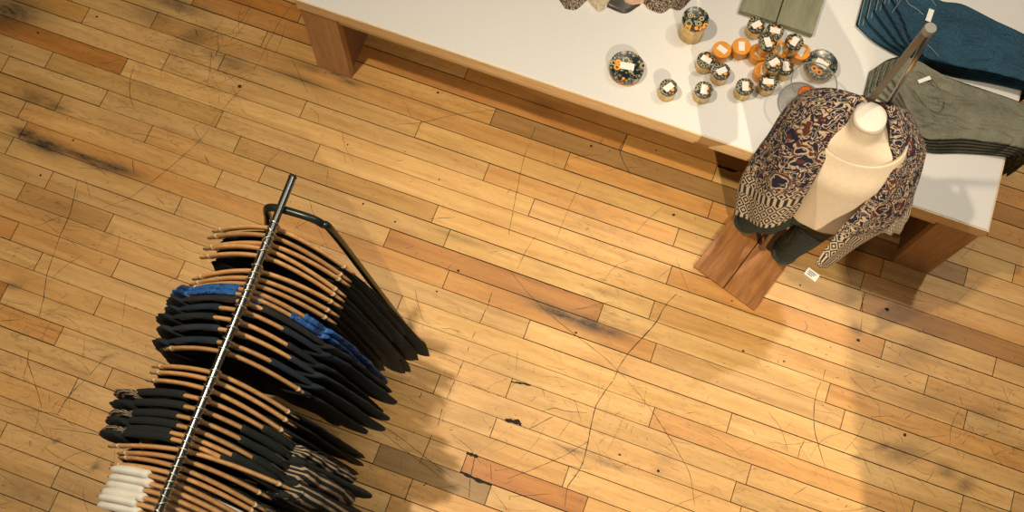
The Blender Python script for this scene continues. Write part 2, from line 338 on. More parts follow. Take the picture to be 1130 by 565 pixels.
# shift the grain per plank through its tone
sh = t.n('ShaderNodeVectorMath', {0: attr.outputs['Color'], 1: (37, 91, 53)}, operation='MULTIPLY')
vg2 = t.n('ShaderNodeVectorMath', {0: vg, 1: sh.outputs[0]}, operation='ADD').outputs[0]
n1 = t.tex('ShaderNodeTexNoise', vg2, 2.2, ins={'Detail': 6.0, 'Distortion': 0.6})
n2 = t.tex('ShaderNodeTexNoise', vh, 3.0, ins={'Detail': 4.0})
n3 = t.tex('ShaderNodeTexNoise', v, 1.7, ins={'Detail': 5.0})
n4 = t.tex('ShaderNodeTexNoise', v, 34.0, ins={'Detail': 5.0, 'Roughness': 0.7})
base = t.ramp(n1.outputs[0], [(0.25, (0.56, 0.315, 0.105)), (0.5, (0.69, 0.415, 0.155)), (0.75, (0.79, 0.51, 0.22))])
c = t.mix(1.0, base, attr.outputs['Color'], 'MULTIPLY')
c = t.mix(0.35, c, t.ramp(n2.outputs[0], [(0.3, (0.72, 0.66, 0.58)), (0.7, (1.1, 1.1, 1.1))]), 'MULTIPLY')
c = t.mix(0.55, c, t.ramp(n3.outputs[0], [(0.3, (0.80, 0.76, 0.70)), (0.6, (1.06, 1.06, 1.06))]), 'MULTIPLY')
# scuffs: grey-brown smears worn into the finish in patches
n5 = t.tex('ShaderNodeTexNoise', t.coord('Object', (3.0, 9.0, 1), (0, 0, .5)), 5.0, ins={'Detail': 8.0, 'Roughness': 0.75, 'Distortion': 1.2})
n6 = t.tex('ShaderNodeTexNoise', v, 1.1, ins={'Detail': 3.0})
sc5 = t.math('MULTIPLY', t.ramp(n5.outputs[0], [(0.52, (0, 0, 0)), (0.70, (1, 1, 1))]), t.ramp(n6.outputs[0], [(0.42, (0.05,) * 3), (0.62, (0.75,) * 3)]))
c = t.mix(sc5, c, (0.20, 0.135, 0.070))
# fine grime specks
c = t.mix(1.0, c, t.ramp(n4.outputs[0], [(0.26, (0.45, 0.40, 0.34)), (0.38, (1, 1, 1))]), 'MULTIPLY')
wf = t.math('MULTIPLY', aw.outputs['Fac'], t.ramp(t.tex('ShaderNodeTexNoise', t.coord('Object', (1, 3, 1)), 26.0, ins={'Detail': 6.0, 'Roughness': .75}).outputs[0], [(0.30, (0.75,) * 3), (0.62, (1.35,) * 3)]))
c = t.mix(wf, c, (0.035, 0.028, 0.020))
t.color(c)
rr = t.math('MULTIPLY_ADD', n4.outputs[0], 0.25, 0.30); t.t.links.new(rr, t.b.inputs['Roughness'])
t.bump(n2.outputs[0], 0.08, 0.002)
mg = mat('dark_groove', (0.022, 0.015, 0.009), 0.9)
me.materials.append(mf); me.materials.append(mg)
fl = link('floor', me); tag(fl, kind='structure')
# base sheet under the boards uses the groove material
me.polygons[sum(max(1, 0) for _ in ())].material_index = 0
for p in me.polygons:
    if p.vertices[0] == nb: p.material_index = 1; break
def slab(name, x0, x1, y0, y1, z0, z1, m):
    bm = bmesh.new(); box(bm, x0, x1, y0, y1, z0, z1); return tag(from_bm(name, bm, m), kind='structure')
M_plaster = noise_mat('warm_plaster', (0.50, 0.46, 0.38), (0.56, 0.52, 0.44), 3, 0.9)
slab('wall_back', X0 - 2, X1 + 2, 6.0, 6.15, -.05, 6.0, M_plaster); slab('wall_left', X0 - 2.15, X0 - 2, -3.0, 6.15, -.05, 6.0, M_plaster)
slab('light_block_wall', 1.745, X1 + 2, -.20, -.06, -.05, 6.0, M_plaster)  # unseen wall added to cut the spot's beam to a straight edge
slab('ceiling', X0 - 2.15, X1 + 2, -3.0, 6.15, 6.0, 6.1, M_plaster)
# ================================================================ MATERIALS
def wood(name, c1, c2, axis=(1, 12, 12), scale=3.0, rough=0.5, rnd_=0.0):
    m = mat(name, c1, rough); t = NT(m); v = t.coord('Object', axis)
    nz = t.tex('ShaderNodeTexNoise', v, scale, ins={'Detail': 6.0, 'Distortion': 0.8})
    wv = t.tex('ShaderNodeTexNoise', t.coord('Object', tuple(a * 3 for a in axis)), scale * 2, ins={'Detail': 3.0})
    col = t.ramp(nz.outputs[0], [(0.3, c1), (0.7, c2)])
    col = t.mix(0.4, col, t.ramp(wv.outputs[0], [(0.35, (0.7, 0.66, 0.6)), (0.65, (1.1, 1.1, 1.1))]), 'MULTIPLY')
    if rnd_:
        oi = t.n('ShaderNodeObjectInfo'); f = t.math('MULTIPLY_ADD', oi.outputs['Random'], rnd_, 1 - rnd_ / 2)
        col = t.n('ShaderNodeHueSaturation', {'Value': f, 'Color': col}).outputs[0]
    t.color(col); return m
M_top = noise_mat('white_laminate', (0.70, 0.695, 0.70), (0.76, 0.755, 0.76), 180, 0.5, detail=2)
M_edge = wood('pale_edge_wood', (0.76, 0.51, 0.27), (0.86, 0.63, 0.37), (1, 10, 10))
M_leg = wood('table_leg_wood', (0.42, 0.22, 0.10), (0.55, 0.31, 0.15), (10, 10, 1))
M_under = wood('brown_inner_panel', (0.20, 0.10, 0.05), (0.28, 0.15, 0.08), (10, 1, 10))
M_base = wood('stand_board_wood', (0.27, 0.10, 0.025), (0.50, 0.225, 0.07), (9, 1.2, 9), 3.4)
M_grey = wood('grey_green_board', (0.20, 0.20, 0.13), (0.30, 0.30, 0.20), (9, 1.2, 9), 2.4)
M_gedge = mat('board_dark_edge', (0.09, 0.07, 0.05), 0.7)
M_chrome = mat('chrome', (0.30, 0.31, 0.31), 0.22, 1.0)
M_hook = mat('bright_wire', (0.85, 0.84, 0.80), 0.30, 1.0)
M_steel = noise_mat('brushed_steel', (0.42, 0.41, 0.38), (0.58, 0.56, 0.52), 40, 0.32, (1, 1, .1), 1.0)
M_frame = noise_mat('dark_green_black_paint', (0.008, 0.014, 0.012), (0.016, 0.026, 0.022), 30, 0.32)
M_hang = wood('hanger_wood', (0.48, 0.255, 0.105), (0.68, 0.40, 0.18), (2, 14, 14), 6, 0.38, 0.35)
M_brownpost = wood('brown_flat_bar', (0.16, 0.125, 0.09), (0.26, 0.21, 0.155), (10, 10, 1))
# ================================================================ TABLE
TZ = 0.60; TX0, TX1, TY0, TY1 = -1.555, 1.392, 1.945, 3.35
tb = empty('display_table', ((TX0 + TX1) / 2, (TY0 + TY1) / 2, 0), label='long low display table with a white top and pale wooden edges', cat='table')
ox, oy = tb.location.x, tb.location.y
def tbox(name, x0, x1, y0, y1, z0, z1, m, bev=0.003, par=None, label=None):
    bm = bmesh.new(); box(bm, x0 - ox, x1 - ox, y0 - oy, y1 - oy, z0, z1, bev)
    o = from_bm(name, bm, m, par or tb)
    if label: o['label'] = label
    return o
tbox('tabletop', TX0 + .004, TX1 - .004, TY0 + .004, TY1 - .004, 0.545, TZ, M_top, 0.004)
bm = bmesh.new(); z0, z1 = 0.532, 0.5965
box(bm, TX0 - ox, TX1 - ox, TY0 - oy, TY0 + .004 - oy, z0, z1); box(bm, TX0 - ox, TX1 - ox, TY1 - .004 - oy, TY1 - oy, z0, z1)
box(bm, TX0 - ox, TX0 + .004 - ox, TY0 + .004 - oy, TY1 - .004 - oy, z0, z1); box(bm, TX1 - .004 - ox, TX1 - ox, TY0 + .004 - oy, TY1 - .004 - oy, z0, z1)
from_bm('edge_band', bm, M_edge, tb)['label'] = 'pale wooden edge of the tabletop'
tbox('apron', TX0 + .174, TX1 - .174, TY0 + .012, TY0 + .035, 0.485, 0.545, M_edge)
tbox('apron', TX0 + .174, TX1 - .174, TY1 - .035, TY1 - .012, 0.485, 0.545, M_edge)
for xa, xb, s in ((TX0 + .006, TX0 + .172, 1), (TX1 - .172, TX1 - .006, -1)):
    for ya, yb in ((TY0 + .005, TY0 + .045), (TY1 - .045, TY1 - .005)):
        tbox('leg', xa, xb, ya, yb, 0, 0.545, M_leg, 0.003)
    tbox('end_panel', xa + .012, xb - .012, TY0 + .045, TY1 - .045, 0.0, 0.535, M_under, 0.002)
# ================================================================ BASE BOARDS (part builders)
def plank_base(root, w, d, h, m, name='base_board', gap=0.004):
    bm = bmesh.new()
    box(bm, -w / 2, -gap / 2, -d / 2, d / 2, 0.004, h, 0.002); box(bm, gap / 2, w / 2, -d / 2, d / 2, 0.004, h, 0.002)
    o = from_bm(name, bm, m, root)
    bm = bmesh.new(); box(bm, -w / 2 + .004, w / 2 - .004, -d / 2 + .004, d / 2 - .004, 0.0, 0.005)
    from_bm('base_pad', bm, M_gedge, root)
    return o
# grey-green board standing on the tabletop at the top of the frame
pa, pb = at(816, 11, TZ + .03), at(897, 38, TZ + .03); pr = at(912, -2, TZ + .03)
d1 = (pb - pa); ang = math.atan2(d1.y, d1.x); gw = d1.length; gd = 0.36
ctr = pa + d1 / 2 + Vector((-math.sin(ang), math.cos(ang), 0)) * gd / 2
gb = empty('display_board', (ctr.x, ctr.y, TZ), ang, label='flat grey-green board of two planks lying on the white tabletop behind the small tins', cat='board')
plank_base(gb, gw, gd, 0.03, M_grey, 'plank_pair')
# ================================================================ TINS
def paisley(name, bg, cols, scale, rough=0.25, metal=0.0):
    m = mat(name, bg, rough, metal); t = NT(m); v = t.coord('Object')
    vo = t.tex('ShaderNodeTexVoronoi', v, scale); vd = t.tex('ShaderNodeTexVoronoi', v, scale * 2.6)
    f = t.math('MULTIPLY', vo.outputs['Distance'], 1.0)
    oi = t.n('ShaderNodeSeparateColor', {0: vo.outputs['Color']})
    rings = t.ramp(f, [(0.0, bg), (0.14, cols[0]), (0.22, cols[1]), (0.34, cols[0]), (0.38, bg)], 'CONSTANT')
    rings2 = t.ramp(f, [(0.0, cols[2]), (0.15, bg), (0.24, cols[3]), (0.31, bg), (0.36, cols[3]), (.42, bg)], 'CONSTANT')
    c = t.mix(t.math('GREATER_THAN', oi.outputs[0], .5), rings, rings2)
    small = t.ramp(vd.outputs['Distance'], [(0.0, cols[3]), (0.25, bg), (0.45, cols[3]), (0.49, bg)], 'CONSTANT')
    c = t.mix(t.math('GREATER_THAN', vo.outputs['Distance'], 0.44), c, small)
    t.color(c); return m
M_lid = paisley('patterned_lid', (0.008, 0.014, 0.020), [(0.75, 0.17, 0.02), (0.9, 0.42, 0.05), (0.03, 0.20, 0.30), (0.62, 0.52, 0.28)], 38)
M_lid2 = paisley('patterned_lid_large', (0.010, 0.022, 0.03), [(0.75, 0.17, 0.02), (0.9, 0.45, 0.06), (0.02, 0.22, 0.38), (0.62, 0.52, 0.28)], 27)
M_gold = noise_mat('gold_tin', (0.55, 0.36, 0.12), (0.80, 0.58, 0.24), 60, 0.30, metal=0.85)
M_orange = noise_mat('orange_lid', (0.78, 0.30, 0.02), (0.86, 0.38, 0.04), 25, 0.35)
M_label = mat('white_paper', (0.9, 0.89, 0.86), 0.6)
M_black = mat('black_plastic', (0.012, 0.012, 0.013), 0.4)
def tin(px, py, z0, r, h, lid_m, body_m, lang, label, group, lid_h=0.016, name='candle_tin', lab=(.042, .025)):
    p = at(px, py, z0 + h)
    root = empty(name, (p.x, p.y, z0), rnd.uniform(0, 6), label=label, cat='tin', group=group)
    e = .002
    o = mesh('tin_body', *lathe([(r * .93, 0), (r * .96, e), (r * .96, h - lid_h), (r * .90, h - lid_h + e)], 28), body_m, root); autosmooth(o)
    o = mesh('lid', *lathe([(r * .99, h - lid_h), (r, h - lid_h + .001), (r, h - .002), (r * .985, h - .0006), (r * .95, h), (r * .92, h - .001), (0.001, h - .001)], 28), lid_m, root); autosmooth(o)
    if lang is not None:
        a = math.radians(19 + lang) - root.rotation_euler.z
        bm = bmesh.new(); box(bm, -lab[0] / 2, lab[0] / 2, -lab[1] / 2, lab[1] / 2, h - .0012, h + .0006, 0, Matrix.Rotation(a, 4, 'Z'))
        from_bm('label_sticker', bm, M_label, root)
    return root
G1 = 'small tins with dark patterned lids on the white table'; G2 = 'orange lidded tins on the white table'
SM = [(738, 96, 0, 38, 'small gold tin with dark patterned lid, leftmost of the front row'),
 (777, 98.5, 0, 78, 'small gold tin with dark patterned lid in the front row, second from the left'),
 (822.5, 95, 0, 88, 'small gold tin with dark patterned lid in the front row, third from the left'),
 (848, 90, 0, -2, 'small gold tin whose label lies level, at the right end of the front row'),
 (779.5, 65.5, 0, -35, 'small patterned tin in front of the leftmost orange tin, left of a touching pair'),
 (796.5, 78, 0, 25, 'small patterned tin just in front of the leftmost orange tin, right one of a pair'),
 (867, 73, 0, -88, 'small patterned tin at the right foot of the stacked tins, next to the glass vase'),
 (854.5, 68.5, 1, 32, 'small gold tin with patterned lid stacked on the frontmost orange tin'),
 (847.5, 46.5, 1, -76, 'small gold tin with patterned lid stacked on orange tins in the middle of the pile'),
 (835, 27, 0, 30, 'small gold tin with patterned lid nearest the grey-green board, left one'),
 (855.5, 33.5, 0, -14, 'small patterned tin nearest the grey-green board, right one, partly hidden'),
 (877, 45.5, 1, 55, 'small gold tin with patterned lid stacked at the far right of the pile')]
for px, py, st, a, lb in SM: tin(px, py, TZ + (0.052 if st else 0), 0.0365, 0.066, M_lid, M_gold, a, lb, G1)
OR = [(797, 54.5, -40, 'orange lidded tin furthest left, behind two patterned tins'), (818.5, 51, 88, 'orange lidded tin standing upright second from the left, label vertical'),
 (838, 57.0, 60, 'orange lidded tin under the left stacked tin of the pile'), (861.5, 54.5, 60, 'orange lidded tin in the middle at the back of the pile under stacked tins'), (843, 77.5, 80, 'orange lidded tin at the front of the pile under a stacked tin'), (884, 56.5, 60, 'orange lidded tin furthest right, under the right stacked tin')]
for px, py, a, lb in OR: tin(px, py, TZ, 0.0385, 0.052, M_orange, M_orange, a, lb, G2, 0.02)
tin(692, 73, TZ, 0.071, 0.045, M_lid2, M_gold, -10, 'wide round tin with patterned lid standing alone at the left of the small tins', 'wide round tins', 0.03, lab=(.058, .030))
tin(907, 70, TZ, 0.066, 0.05, M_lid2, M_gold, -35, 'wide round tin with patterned lid behind the glass vase', 'wide round tins', 0.03, lab=(.052, .03))
tin(768, 20, TZ, 0.054, 0.125, M_lid2, M_gold, None, 'tall gold tin with patterned lid standing alone behind the other tins', None, 0.02)
# glass vase with a candle glass inside
M_glass = mat('clear_glass', (0.9, 0.92, 0.9), 0.03, 0.0, **{'Alpha': 0.12, 'IOR': 1.45})
M_rim = mat('glass_rim', (0.30, 0.34, 0.32), 0.05, 0.0, **{'Alpha': 0.75})
gp = at(898, 92, 0.78)
gv = empty('glass_vase', (gp.x, gp.y, TZ), label='round clear glass vase with an amber candle inside, behind the shawl', cat='vase')
o = mesh('vase_wall', *lathe([(0.004, .004), (.085, .004), (.094, .02), (.096, .09), (.086, .175), (.087, .183), (.092, .184), (.093, .178), (.1, .09), (.099, .015), (.09, .0), (0.004, .0)], 48), M_glass, gv)
mesh('vase_rim', *tube([Vector((.0895 * math.cos(a * math.pi / 20), .0895 * math.sin(a * math.pi / 20), .184)) for a in range(41)], .0028, 8), M_rim, gv)
mesh('vase_foot_ring', *tube([Vector((.093 * math.cos(a * math.pi / 20), .093 * math.sin(a * math.pi / 20), .004)) for a in range(41)], .003, 8), M_rim, gv)
cd_ = empty('candle_glass', (gp.x + .002, gp.y, TZ + .0045), label='amber red candle in a gold holder standing inside the clear glass vase', cat='candle')
o = mesh('holder', *lathe([(.034, 0), (.036, .004), (.038, .085), (.036, .086), (.034, .078), (.002, .074)], 28), M_gold, cd_); autosmooth(o)
M_wax = noise_mat('amber_wax', (0.55, 0.09, 0.015), (0.75, 0.20, 0.03), 30, 0.2)
o = mesh('wax', *lathe([(.0335, .070), (.0335, .079), (.030, .081), (.002, .0795)], 28), M_wax, cd_)
# ================================================================ FOLDED CLOTHES
def denim(name, c1, c2, scale=220):
    m = mat(name, c1, 0.85); t = NT(m); v = t.coord('Object')
    n1 = t.tex('ShaderNodeTexNoise', v, scale, ins={'Detail': 2.0}); n2 = t.tex('ShaderNodeTexNoise', v, 7.0, ins={'Detail': 4.0})
    c = t.ramp(n1.outputs[0], [(0.35, c1), (0.65, c2)]); c = t.mix(0.55, c, t.ramp(n2.outputs[0], [(0.3, (0.65,) * 3), (0.65, (1.35,) * 3)]), 'MULTIPLY')
    t.color(c)
    w1 = t.tex('ShaderNodeTexNoise', t.coord('Object', (1, 2.2, 1), (0, 0, .35)), 6.0, ins={'Detail': 1.0, 'Distortion': 1.2})
    rid = t.math('ABSOLUTE', t.math('SUBTRACT', w1.outputs[0], .5)); rid = t.math('MULTIPLY', rid, 2.0)
    hh_ = t.math('MULTIPLY_ADD', n1.outputs[0], .06, rid); t.bump(hh_, 0.7, 0.03); return m
M_denim = denim('blue_denim', (0.006, 0.036, 0.070), (0.022, 0.085, 0.145))
M_denim_d = denim('dark_teal_denim', (0.006, 0.022, 0.028), (0.018, 0.050, 0.060))
M_cuff = denim('cuff_denim', (0.02, 0.045, 0.05), (0.05, 0.09, 0.10))
M_seam = mat('pale_stitching', (0.34, 0.38, 0.38), 0.9)
M_greyc = denim('grey_green_twill', (0.15, 0.15, 0.11), (0.22, 0.215, 0.165))
M_greyseam = mat('grey_stitching', (0.035, 0.035, 0.03), 0.9)
def pillow(name, A_, B_, z0, th, m, parent=None, nu=46, nv=16, wr=0.004, seed=0, xe=None, wsc=14, fn=None):
    """closed cloth slab between two edge curves (lists of world XY)"""
    A2 = resample(catmull([Vector((p[0], p[1], 0)) for p in A_], 8), nu); B2 = resample(catmull([Vector((p[0], p[1], 0)) for p in B_], 8), nu)
    V = []; F = []
    def post(p):
        if xe is not None and p.x > xe:
            e = p.x - xe; p = Vector((xe + 0.012 + (p.z - z0) * .8 + 0.015 * math.sin(e * 20), p.y, p.z - e - (p.z - z0)))
        return p
    for s in (1, 0):
        for i in range(nu):
            for j in range(nv):
                f = j / (nv - 1); g = i / (nu - 1); p = A2[i].lerp(B2[i], f)
                e = min(1, 1 - abs(2 * f - 1) ** 7); e2 = min(1, 1 - abs(2 * g - 1) ** 26)
                q = (e * e2) ** .5
                z = z0 + (th * (0.5 + 0.5 * q) if s else th * (0.5 - 0.5 * q))
                if s: z += wr * q * noise.noise(Vector((p.x * wsc, p.y * wsc * 1.5, seed * 3.7))) + (fn(g, f) * q if fn else 0)
                V.append(post(Vector((p.x, p.y, z))))
    def I(s, i, j): return (0 if s else nu * nv) + i * nv + j
    for i in range(nu - 1):
        for j in range(nv - 1):
            F.append((I(1, i, j), I(1, i + 1, j), I(1, i + 1, j + 1), I(1, i, j + 1))); F.append((I(0, i, j), I(0, i, j + 1), I(0, i + 1, j + 1), I(0, i + 1, j)))
    for i in range(nu - 1):
        F.append((I(1, i, 0), I(0, i, 0), I(0, i + 1, 0), I(1, i + 1, 0))); F.append((I(1, i, nv - 1), I(1, i + 1, nv - 1), I(0, i + 1, nv - 1), I(0, i, nv - 1)))
    for j in range(nv - 1):
        F.append((I(1, 0, j), I(1, 0, j + 1), I(0, 0, j + 1), I(0, 0, j))); F.append((I(1, nu - 1, j), I(0, nu - 1, j), I(0, nu - 1, j + 1), I(1, nu - 1, j + 1)))
    return mesh(name, V, F, m, parent)
def wxy(L, z): return [tuple(at(x, y, z)[:2]) for x, y in L]
def surf_line(name, pts, z, r, m, parent, n=30):
    P = resample(catmull([at(x, y, zz) for (x, y), zz in zip(pts, z)], 8), n)
    return mesh(name, *tube(P, r, 6), m, parent)
def ztube(pts, z, r): return tube(resample(catmull([at(x, y, z) for x, y in pts], 6), 6 * len(pts)), r, 6)
XE = TX1 + .003
def drape(vv, X, L, zt, g):
    """bend cloth that passes the table's end down over its edge, layers nested"""
    x0 = TX1 - .004
    if X <= x0: return
    e = (X - x0) * g; ro = zt + vv.co.z - TZ + .002; a = min(math.pi / 2, e / ro)
    vv.co.x = x0 + .006 + ro * math.sin(a) - L.x; vv.co.z = TZ + ro * math.cos(a) - max(0, e - math.pi / 2 * ro) - zt - .002
ordn = ['bottom', 'second from the bottom', 'third from the bottom', 'second from the top', 'top']
for k in range(5):
    zt = TZ + 0.003 + k * 0.0185; zc = zt + .016
    root = empty('folded_jeans', (at(1040, 40, TZ).x, at(1040, 40, TZ).y, zt), label='dark blue folded jeans on the white table, %s of the denim stack' % ordn[k], cat='jeans', group='folded dark blue jeans')
    L = Vector(root.location)
    off = (k * 9.5, -k * 7.0)
    Up = [(958 + off[0] * 1.0, -22 + off[1]), (990 + off[0] * .7, -26 + off[1] * .5), (1025, -10), (1040, 0), (1064, 8 - k), (1098, 25 - k), (1130, 40 - k), (1172, 60)]
    Lo = [(945 + off[0], 27 + off[1] * 1.0 - k), (962 + off[0] * .9, 43 + off[1] * .8), (985 + off[0] * .55, 57 + off[1] * .45), (1012 + k * 2, 70 - k * 2.0), (1050, 83 - k * 2.7), (1090, 90 - k * 2.7), (1130, 99 - k * 2.5), (1172, 110 - k * 2)]
    o = pillow('folded_body', wxy(Up, zc), wxy(Lo, zc), 0, 0.0170, M_denim, root, 70, 30, 0.012 if k == 4 else .001, k, None, 20)
    for vv in o.data.vertices: vv.co.x -= L.x; vv.co.y -= L.y
    # legs that pass the table's right end hang over it
    for vv in o.data.vertices:
        X = vv.co.x + L.x
        drape(vv, X, L, zt, 1.0)
    # waistband and stitched pocket curves
    parts = []
    wb = [Lo[0], ((Up[0][0] + Lo[0][0]) / 2 - 1, (Up[0][1] + Lo[0][1]) / 2), Up[0]]
    for dx in (2.5, 7.0): parts.append(ztube([(x + dx, y + 1.0) for x, y in wb], zt + .0175, .0013))
    cx0, cy0 = (Lo[1][0] + 9, Lo[1][1] - 12)
    parts.append(ztube([(cx0 + 2, cy0 - 26), (cx0 + 10, cy0 - 16), (cx0 + 20, cy0 - 12), (cx0 + 28, cy0 - 2)], zt + .0185, .0011))
    parts.append(ztube([(cx0 - 9, cy0 - 14), (cx0 - 2, cy0 - 4), (cx0 + 6, cy0 + 1), (cx0 + 14, cy0 + 8)], zt + .0185, .0013))
    if k == 4:
        parts.append(ztube([(990, 2), (992, -8), (1000, -12)], zt + .02, .0012))
        parts.append(ztube([(984, 14), (990, 6), (996, -4)], zt + .02, .001)); parts.append(ztube([(1010, 40), (1024, 50), (1036, 62)], zt + .0205, .001))
    for V_, F_ in parts: mesh('stitching', [p - L for p in V_], F_, M_seam, root)
zj = TZ + .003 + 5 * .0185
def card(name, px, py, z, w, h, ang, m, parent=None, th=.0012, tilt=(0, 0)):
    p = at(px, py, z); bm = bmesh.new()
    Mx = Matrix.Translation(p) @ Matrix.Rotation(math.radians(ang + 19), 4, 'Z') @ Matrix.Rotation(tilt[0], 4, 'X') @ Matrix.Rotation(tilt[1], 4, 'Y')
    box(bm, -w / 2, w / 2, -h / 2, h / 2, 0, th, 0, Mx); return from_bm(name, bm, m, parent)
o = card('price_tag', 1026, 17, zj + .004, .022, .06, -22, M_label); tag(o, 'small white swing tag lying on the top pair of blue jeans', 'tag')
for k in range(5):
    zt = TZ + 0.003 + k * 0.0185; zc = zt + .016
    root = empty('folded_trousers', (at(1060, 130, TZ).x, at(1060, 130, TZ).y, zt), label='grey-green folded trousers draped over the table end, %s of the grey stack' % ordn[k], cat='trousers', group='folded grey-green trousers')
    L = Vector(root.location)
    o5 = k * 7.2
    Up = [(960 + o5 * 1.05, 78 - o5 * .55), (982 + o5 * .4, 62 - o5 * .05 + 2), (1003, 62), (1018, 68), (1045, 86 - k * .6), (1085, 101 - k), (1130, 117 - k), (1185, 138)]
    Lo = [(953 + o5, 106 - o5 * .85), (966 + o5 * .8, 112 - o5 * .6), (990 + o5 * .35, 126 - o5 * .3), (1008 + o5 * .15, 145 - o5 * .25), (1022, 166 - k * 3.2), (1065, 168 - k * 3.6), (1112, 172 - k * 3.0), (1172, 184 - k * 3)]
    ws = 0.014 if k == 4 else .001
    fn = (lambda g, f: .014 * math.sin(f * 16 + g * 7) * math.exp(-((g - .30) / .18) ** 2)) if k == 4 else None
    o = pillow('folded_body', wxy(Up, zc), wxy(Lo, zc), 0, 0.0170, M_greyc, root, 60, 26, ws, 20 + k, None, 17, fn)
    for vv in o.data.vertices: vv.co.x -= L.x; vv.co.y -= L.y
    for vv in o.data.vertices:
        X = vv.co.x + L.x
        drape(vv, X, L, zt, 1.9)
    wb = [Lo[0], ((Up[0][0] + Lo[0][0]) / 2 - 1, (Up[0][1] + Lo[0][1]) / 2), Up[0]]
    parts = [ztube([(x + 3, y + 1) for x, y in wb], zt + .0165, .0012)]
    if k == 4:
        parts.append(ztube([(1012, 78), (1028, 88), (1040, 104), (1041, 118), (1034, 124), (1022, 118), (1008, 100)], zt + .021, .001))
        parts.append(ztube([(1022, 84), (1033, 100), (1036, 114)], zt + .022, .0008))
    for V_, F_ in parts: mesh('stitching', [p - L for p in V_], F_, M_greyseam, root)
o = card('price_tag', 1020, 88, zj + .006, .016, .055, -68, M_label); tag(o, 'narrow white swing tag lying on the top pair of grey trousers', 'tag')
# ---------------------------------------------------------------- things at the top edge of the photo, on the table
def cloth_pattern(name, cols, scale, bg, rough=.9, border=None):
    m = mat(name, bg, rough); t = NT(m)
    v = t.n('ShaderNodeTexCoord').outputs['UV']
    mp = t.n('ShaderNodeMapping', {'Vector': v, 'Scale': (scale, scale, scale)}).outputs[0]
    wob = t.tex('ShaderNodeTexNoise', mp, 1.6, ins={'Detail': 1.0})
    mv = t.n('ShaderNodeMix', data_type='VECTOR'); t.t.links.new(mp, mv.inputs[4]); t.t.links.new(wob.outputs['Color'], mv.inputs[5]); mv.inputs[0].default_value = .38
    vv = mv.outputs[1]
    vo = t.tex('ShaderNodeTexVoronoi', vv, 1.0); vo2 = t.tex('ShaderNodeTexVoronoi', vv, 3.1); no = t.tex('ShaderNodeTexNoise', vv, 4.5, ins={'Detail': 1.5})
    sc = t.n('ShaderNodeSeparateColor', {0: vo.outputs['Color']})
    d = vo.outputs['Distance']
    fl1 = t.ramp(d, [(0, cols[2]), (.10, bg), (.13, cols[1]), (.27, cols[0]), (.39, bg), (.43, bg)], 'CONSTANT')
    fl2 = t.ramp(d, [(0, cols[1]), (.14, cols[0]), (.27, bg), (.31, cols[1]), (.39, bg)], 'CONSTANT')
    c = t.mix(t.math('GREATER_THAN', sc.outputs[0], .5), fl1, fl2)
    leaf = t.ramp(no.outputs[0], [(0, cols[0]), (.40, bg), (.435, cols[0]), (.51, cols[1]), (.55, bg), (.59, cols[0])], 'CONSTANT')
    c = t.mix(t.math('GREATER_THAN', d, .40), c, leaf)
    # leaf shapes bite into the flowers too
    c = t.mix(t.math('MULTIPLY', t.math('MULTIPLY', t.math('GREATER_THAN', no.outputs[0], .575), t.math('LESS_THAN', no.outputs[0], .625)), .9), c, bg)
    if border is not None:
        b2 = t.n('ShaderNodeSeparateXYZ', {0: v}); x, y = b2.outputs[0], b2.outputs[1]
        q = 21.0
        fx = t.math('ABSOLUTE', t.math('SUBTRACT', t.math('FRACT', t.math('MULTIPLY', x, q)), .5)); fy = t.math('ABSOLUTE', t.math('SUBTRACT', t.math('FRACT', t.math('MULTIPLY', y, q)), .5))
        dm = t.math('ADD', fx, fy); fr = t.math('FRACT', t.math('MULTIPLY', dm, 3.0))
        g = t.mix(t.math('GREATER_THAN', fr, .5), (0.02, 0.018, 0.02), bg)
        st = t.math('GREATER_THAN', t.math('FRACT', t.math('MULTIPLY', y, 8.0)), .72)
        g = t.mix(st, g, t.mix(t.math('GREATER_THAN', t.math('FRACT', t.math('MULTIPLY', x, 40.0)), .5), (.02, .018, .02), bg))
        at_ = t.n('ShaderNodeAttribute', attribute_name='border')
        c = t.mix(t.math('GREATER_THAN', at_.outputs['Fac'], .5), c, g)
    t.color(c); return m
M_shawl = cloth_pattern('paisley_cloth', [(0.008, 0.011, 0.032), (0.11, 0.024, 0.014), (0.022, 0.042, 0.115)], 15.5, (0.54, 0.42, 0.29), border=True)
M_scarf = cloth_pattern('woven_scarf', [(0.02, 0.018, 0.02), (0.10, 0.07, 0.06), (0.05, 0.04, 0.04)], 46, (0.60, 0.45, 0.32))
M_lace = noise_mat('cream_lace', (0.42, 0.33, 0.22), (0.72, 0.62, 0.48), 160, 0.9, bump=.4)
M_leather = noise_mat('dark_grey_leather', (0.035, 0.030, 0.028), (0.07, 0.06, 0.055), 20, 0.35)
M_peach = noise_mat('peach_cloth', (0.62, 0.40, 0.27), (0.74, 0.52, 0.37), 60, 0.9)
